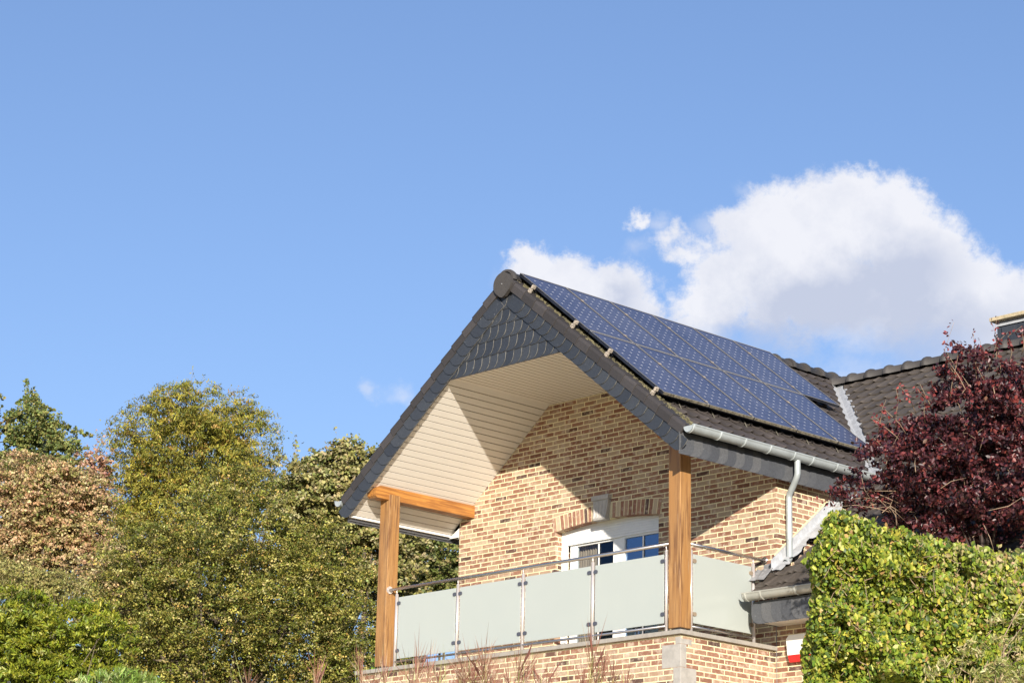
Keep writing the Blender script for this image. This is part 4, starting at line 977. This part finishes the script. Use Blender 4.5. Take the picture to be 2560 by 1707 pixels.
# purple plum -------------------------------------------------
def plum():
    dp_ = 24.3
    L = [(2375, 1065, 65, 42), (2440, 965, 70, 55), (2545, 950, 70, 60), (2320, 1125, 75, 48), (2430, 1070, 110, 90), (2550, 1070, 110, 110), (2245, 1190, 70, 50), (2340, 1190, 130, 90), (2480, 1200, 140, 120), (2620, 1180, 120, 150), (2240, 1250, 100, 60), (2390, 1290, 140, 80), (2520, 1330, 120, 90), (2640, 1010, 80, 100), (2215, 1250, 45, 30), (2235, 1110, 40, 30), (2300, 1300, 80, 50)]
    lobes = [(at(px, py, dp_+RNG.uniform(-.2, .3)), np.array([rx, rx*.8, ry])*dp_/F_PX) for px, py, rx, ry in L]
    b0 = at(2480, 1500, dp_); root = thing('plum_tree', 'purple leaved plum tree in front of the right roof, above the hedge', 'tree', (b0[0], b0[1], gz(b0[0], b0[1])))
    C, Dv, ci = crown_points(lobes, 1450, 25, .20, .28, (.5, 1.4))
    cols = [(.048, .014, .018), (.085, .022, .026), (.125, .030, .031), (.042, .018, .026), (.20, .045, .040), (.22, .11, .085)]
    n = len(C); T = unit(n)+np.array([0, 0, -.35]); Nr = unit(n)+Dv*.4+np.array([0, 0, .4]); size = RNG.uniform(.036, .072, n); col = pal(n, cols, [4, 3.5, 2.2, 2.4, 1.0, .25], .25)
    tw = MB(); PC = [C]; PT = [T]; PN = [Nr]; PS = [size]; PCo = [col]
    sh = [(2420, 960, 2385, 805, 26), (2440, 930, 2432, 828, 18), (2490, 900, 2478, 805, 20), (2500, 900, 2492, 790, 12), (2530, 880, 2555, 815, 18), (2470, 900, 2450, 850, 16), (2280, 1010, 2245, 962, 16), (2330, 990, 2330, 958, 14), (2240, 1040, 2240, 970, 14),
          (2210, 1080, 2185, 1040, 14), (2240, 1090, 2175, 1045, 14), (2250, 1060, 2200, 1010, 12), (2320, 1000, 2290, 965, 14), (2210, 1240, 2090, 1215, 12), (2200, 1250, 2110, 1250, 9), (2230, 1140, 2185, 1095, 10), (2400, 950, 2370, 880, 14), (2210, 1260, 2150, 1225, 16), (2190, 1270, 2068, 1268, 9), (2380, 960, 2400, 850, 14), (2310, 1030, 2300, 960, 12), (2560, 860, 2580, 800, 14), (2200, 1060, 2215, 1000, 8), (2480, 900, 2520, 830, 14)]
    for (x0, y0, x1, y1, m_) in sh:
        a = at(x0, y0, dp_-.1); b = at(x1, y1, dp_-.25); tt = np.linspace(.1, 1, m_); bow = RNG.normal(0, .05)
        P = a+(b-a)*tt[:, None]+RT*(np.sin(tt*pi)*bow)[:, None]
        off = unit(m_); P = P+off*.030
        PC.append(P); PT.append(off+np.array([0, 0, -.3])); PN.append(unit(m_)); PS.append(RNG.uniform(.045, .072, m_)*(1.1-.5*tt)); PCo.append(pal(m_, [(.16, .035, .035), (.26, .05, .045), (.08, .02, .028)], [3, 2, 2], .2))
        tw.tube([a+(a-b)*.3-UP*.04, a, (a+b)/2+RT*bow+UP*.03, b], [.005, .004, .003, .0012], 5)
    for k_ in range(75):   # bare twigs showing between the leaves
        c, r = lobes[RNG.integers(len(lobes))]; s_ = c+unit(1)[0]*r*.8+TOCAM(c)*r[0]*.55; d_ = unit(1)[0]*RNG.uniform(.15, .45)+np.array([0, 0, .12])
        tw.tube([s_, s_+d_*.5+RNG.normal(0, .02, 3), s_+d_], [.005, .0035, .0015], 4)
    leaf_mesh('crown', np.concatenate(PC), np.concatenate(PN), np.concatenate(PT), np.concatenate(PS), .56, np.concatenate(PCo), 'leaf_red', root, fold=.22)
    build('twigs', tw, 'twig', root, True)
    tk = MB(); p0 = np.array([b0[0], b0[1], gz(b0[0], b0[1])-.1]); c = lobes[4][0]; tk.tube([p0, (p0+c)/2+np.array([.05, .03, 0]), c], [.035, .025, .008], 9)
    for (l, r) in lobes: tk.tube([(p0+c)/2+np.array([.05, .03, RNG.uniform(0, 1.)]), (c+l)/2+RNG.normal(0, .08, 3), l+unit(1)[0]*r*.5], [.010, .007, .003], 6)
    build('trunk', tk, 'bark_dark', root, True)
plum()

# hedge -------------------------------------------------------
def hedge():
    dh = 21.0
    top = [(2020, 1405), (2030, 1385), (2045, 1345), (2060, 1305), (2075, 1282), (2110, 1285), (2160, 1300), (2210, 1322), (2300, 1340), (2390, 1362), (2480, 1382), (2560, 1392), (2640, 1390)]
    b0 = at(2300, 1700, dh+.8); root = thing('beech_hedge', 'tall clipped bright green beech hedge at the right beside the house', 'hedge', (b0[0], b0[1], gz(b0[0], b0[1])))
    # outline of the hedge face, leaves fill a slab about 1.2 m thick behind it
    tx = np.array([p[0] for p in top]); ty = np.array([p[1] for p in top])
    left = lambda y: np.interp(y, [1405, 1480, 1560, 1620, 1720, 1800], [2022, 2035, 2022, 2006, 2012, 2000])
    n = 46000; px = RNG.uniform(1995, 2680, n*2); py = RNG.uniform(1275, 1800, n*2)
    keep = (py > np.interp(px, tx, ty)+RNG.normal(0, 7, n*2)) & (px > np.where(py > 1405, left(py), 1995)+RNG.normal(0, 4, n*2)); px = px[keep][:n]; py = py[keep][:n]; n = len(px)
    bx, by, br, ba = RNG.uniform(1990, 2680, 420), RNG.uniform(1270, 1800, 420), RNG.uniform(9, 34, 420), RNG.normal(0, 1, 420)
    lump = sum(a_*np.exp(-((px-x_)**2+(py-y_)**2)/(2*r_*r_)) for x_, y_, r_, a_ in zip(bx, by, br, ba))*4.2
    dpt = dh+np.abs(RNG.normal(0, .14, n))-lump*.022
    edge = np.minimum(py-np.interp(px, tx, ty), px-np.where(py > 1405, left(py), 1995)); dpt = dpt+np.clip(30-edge, 0, 30)/30*.45*RNG.random(n)
    back = RNG.random(n) < .22; dpt = np.where(back, dh+RNG.uniform(.2, 1.2, n), dpt)
    C = CAM+dpt[:, None]*(FW+RT*((px-1280)/F_PX)[:, None]-UP*((py-853.5)/F_PX)[:, None])
    Nr = unit(n)*.75+TOCAM(C.mean(0))*.45+np.array([0, 0, .55]); T = unit(n)*.8+np.array([0, 0, -.75])+TOCAM(C.mean(0))*.25
    size = (.027+.052*RNG.random(n)**1.3)*np.where(back, 1.2, 1)
    col = pal(n, [(.15, .215, .026), (.235, .295, .034), (.36, .38, .052), (.50, .46, .075), (.075, .12, .025), (.42, .27, .11), (.46, .44, .16)], [3.2, 4, 3, 1.3, 3.2, .5, .3], .16)
    m_ = 15000; qx = RNG.uniform(2000, 2680, m_); qy = RNG.uniform(1780, 2560, m_); qd = dh+np.abs(RNG.normal(0, .2, m_))
    C2 = CAM+qd[:, None]*(FW+RT*((qx-1280)/F_PX)[:, None]-UP*((qy-853.5)/F_PX)[:, None]); ok = C2[:, 2] > gz(C2[0][0], C2[0][1])
    C2 = C2[ok]; m_ = len(C2); C = np.concatenate([C, C2]); Nr = np.concatenate([Nr, unit(m_)*.75+TOCAM(C2.mean(0))*.45+np.array([0, 0, .55])]); T = np.concatenate([T, unit(m_)*.8+np.array([0, 0, -.75])])
    size = np.concatenate([size, RNG.uniform(.06, .12, m_)]); col = np.concatenate([col, pal(m_, [(.155, .235, .030), (.235, .315, .038), (.09, .145, .03)], [3, 3, 3])]); px = np.concatenate([px, np.zeros(m_)]); py = np.concatenate([py, np.full(m_, 2000.)]); n = n+m_
    # drier, paler stretch near the top right
    dry = (RNG.random(n) < np.clip((px-2250)/500, 0, .45)*np.clip((1560-py)/160, 0, 1)); col[dry] = pal(dry.sum(), [(.42, .36, .15), (.50, .38, .20), (.36, .38, .12)], [2, 1.4, 2])
    leaf_mesh('foliage', C, Nr, T, size, .62, col, 'leaf_gloss', root, fold=.2)
    tw = MB()
    for k_ in range(160):
        x, y = RNG.uniform(2050, 2600), RNG.uniform(1330, 1700)
        if y < np.interp(x, tx, ty)+20: continue
        s_ = at(x, y, dh-.02); d_ = (unit(1)[0]+np.array([0, 0, .7]))*RNG.uniform(.05, .16); tw.tube([s_, s_+d_*.5+RNG.normal(0, .01, 3), s_+d_], [.004, .003, .0015], 4)
    for k_ in range(9):
        b = at(2060+k_*70, 1700, dh+.5); tw.tube([(b[0], b[1], gz(b[0], b[1])-.1), b+np.array([0, 0, .6])], [.05, .02], 7)
    build('branches', tw, 'twig', root, True)
    # variegated shrub in front of it, lower right
    dv = 19.2; b0 = at(2450, 1700, dv); root = thing('variegated_shrub', 'shrub with narrow cream edged leaves in the bottom right corner, in front of the hedge', 'bush', (b0[0], b0[1], gz(b0[0], b0[1])))
    cl = [(2560, 1560, 40, 60), (2530, 1620, 60, 60), (2470, 1650, 70, 45), (2560, 1690, 90, 60), (2400, 1670, 70, 40), (2320, 1685, 60, 30), (2450, 1710, 120, 40), (2600, 1620, 60, 90), (2575, 1470, 22, 30)]
    lobes = [(at(px, py, dv), np.array([rx, rx*.6, ry])*dv/F_PX) for px, py, rx, ry in cl]
    C, Dv, ci = crown_points(lobes, 150, 15, .10, .25, (.1, .4))
    n = len(C); out = C-np.array([l[0] for l in lobes]).mean(0)
    sp = unit(150)[ci]; T = unit(n)*1.0+sp*.4+np.array([0, 0, .35]); Nr = unit(n)
    col = pal(n, [(.30, .30, .09), (.56, .50, .26), (.20, .24, .06), (.46, .40, .18)], [3, 2.2, 2.4, 2], .15)
    leaf_mesh('foliage', C, Nr, T, RNG.uniform(.05, .09, n), .17, col, 'leaf_gloss', root, fold=.1)
    st = MB()
    for (l, r) in lobes: st.tube([(b0[0], b0[1], gz(b0[0], b0[1])), (b0+l)/2, l], [.007, .005, .003], 5)
    build('stem', st, 'twig', root, True)
hedge()

# pampas like grasses in front --------------------------------
def grass(label, plumes, seed, blades):
    dg = 15.0; xs_ = [p[0] for p in plumes]; b0 = at(sum(xs_)/len(xs_), 1900, dg); b0[2] = gz(b0[0], b0[1])
    root = thing('ornamental_grass', label, 'ornamental grass', tuple(b0), 'ornamental grasses in front of the house')
    rg = np.random.default_rng(seed)
    for (px, py, hgt, lean) in plumes:
        tip = at(px+lean, py, dg+rg.normal(0, .25)); low = at(px-lean*.2, py+hgt, dg)
        ax = tip-low; base = np.array([b0[0]+rg.normal(0, .1), b0[1]+rg.normal(0, .1), b0[2]])
        st = MB(); st.tube([base, (base+low)/2+rg.normal(0, .03, 3), low, low+ax*.55], [.0055, .0045, .0035, .002], 5)
        pm = MB(); cols = []
        for k_ in range(32):
            t_ = rg.random()*.6; s_ = low+ax*t_; side = rg.normal(size=3); side /= np.linalg.norm(side)
            d_ = ax*(.30+.5*rg.random())+side*np.linalg.norm(ax)*rg.uniform(.10, .42)
            w_ = .0019; e = s_+d_; m_ = s_+d_*.5+side*np.linalg.norm(ax)*.05*rg.random()
            sd = np.cross(d_, FW); sd /= np.linalg.norm(sd)+1e-9; sd = sd*w_
            a_, b_, c_, f_ = s_, m_, e, sd
            pm.add([a_-f_*.5, a_+f_*.5, b_+f_*.8, c_, b_-f_*.8], [(0, 1, 2, 3, 4)])
            pm.add([a_-FW*w_*.5, a_+FW*w_*.5, b_+FW*w_*.8, c_, b_-FW*w_*.8], [(0, 1, 2, 3, 4)])
            cols += [rg.choice(4, p=[.4, .3, .18, .12])]*10
        o = build('plume', pm, 'plume', root); P_ = np.array([(.33, .135, .11), (.42, .24, .18), (.22, .095, .085), (.55, .42, .31)])[cols]
        at_ = o.data.attributes.new('tint', 'FLOAT_COLOR', 'POINT'); cc = np.ones((len(cols), 4), np.float32); cc[:, :3] = P_; 
        if len(o.data.vertices) == len(cols): at_.data.foreach_set('color', cc.ravel())
        o2 = build('stem', st, 'stalk', root, True)
    C, T, N_, S_, Co = [], [], [], [], []
    bl = MB(); 
    for k_ in range(blades):
        px = rg.choice(xs_)+rg.normal(0, 26); py = rg.uniform(1590, 1690); tip = at(px+rg.normal(0, 18), py, dg+rg.normal(0, .2)); base = b0+np.array([rg.normal(0, .15), rg.normal(0, .15), 0])
        m_ = base*.3+at(px, 1760, dg)*.7; sd = RT*.0045
        bl.add([base-sd, base+sd, m_+sd, tip, m_-sd], [(0, 1, 2, 3, 4)])
    build('blades', bl, 'blade', root)
MT['stalk'] = simple('stalk', (.30, .26, .10), .7, var=.3); MT['blade'] = simple('blade', (.24, .27, .07), .6, var=.35, scale=20)
grass('leftmost ornamental grass with dark thin plumes below the left oak post', [(905, 1630, 90, -8), (960, 1640, 100, 2), (790, 1655, 80, 4), (925, 1680, 60, 6), (620, 1680, 60, 0)], 1, 12)
grass('ornamental grass with reddish plumes in front of the first glass panel', [(1042, 1608, 120, 6), (1068, 1628, 100, 12), (1030, 1655, 90, -6), (1090, 1665, 60, 8)], 2, 12)
grass('ornamental grass with the densest dark red plumes under the second glass panel', [(1165, 1640, 90, -4), (1180, 1625, 110, 4), (1205, 1628, 100, 8), (1215, 1612, 110, -2), (1228, 1668, 70, 2), (1150, 1670, 60, 0), (1175, 1672, 60, 4)], 3, 16)
grass('ornamental grass with pale pink plumes under the third glass panel', [(1295, 1630, 110, 6), (1310, 1650, 100, 14), (1275, 1665, 80, -6), (1350, 1655, 90, 4), (1362, 1672, 80, 10)], 4, 14)
grass('tallest ornamental grass, its plume crossing the coping under the fourth glass panel', [(1478, 1575, 150, 10), (1505, 1632, 80, 10), (1458, 1665, 90, -4), (1530, 1668, 60, 8), (1565, 1675, 60, 10), (1490, 1670, 70, 2)], 5, 14)

# ---------------------------------------------------------------- render settings
SC.render.engine = 'CYCLES'
SC.cycles.max_bounces = 8; SC.cycles.transparent_max_bounces = 12
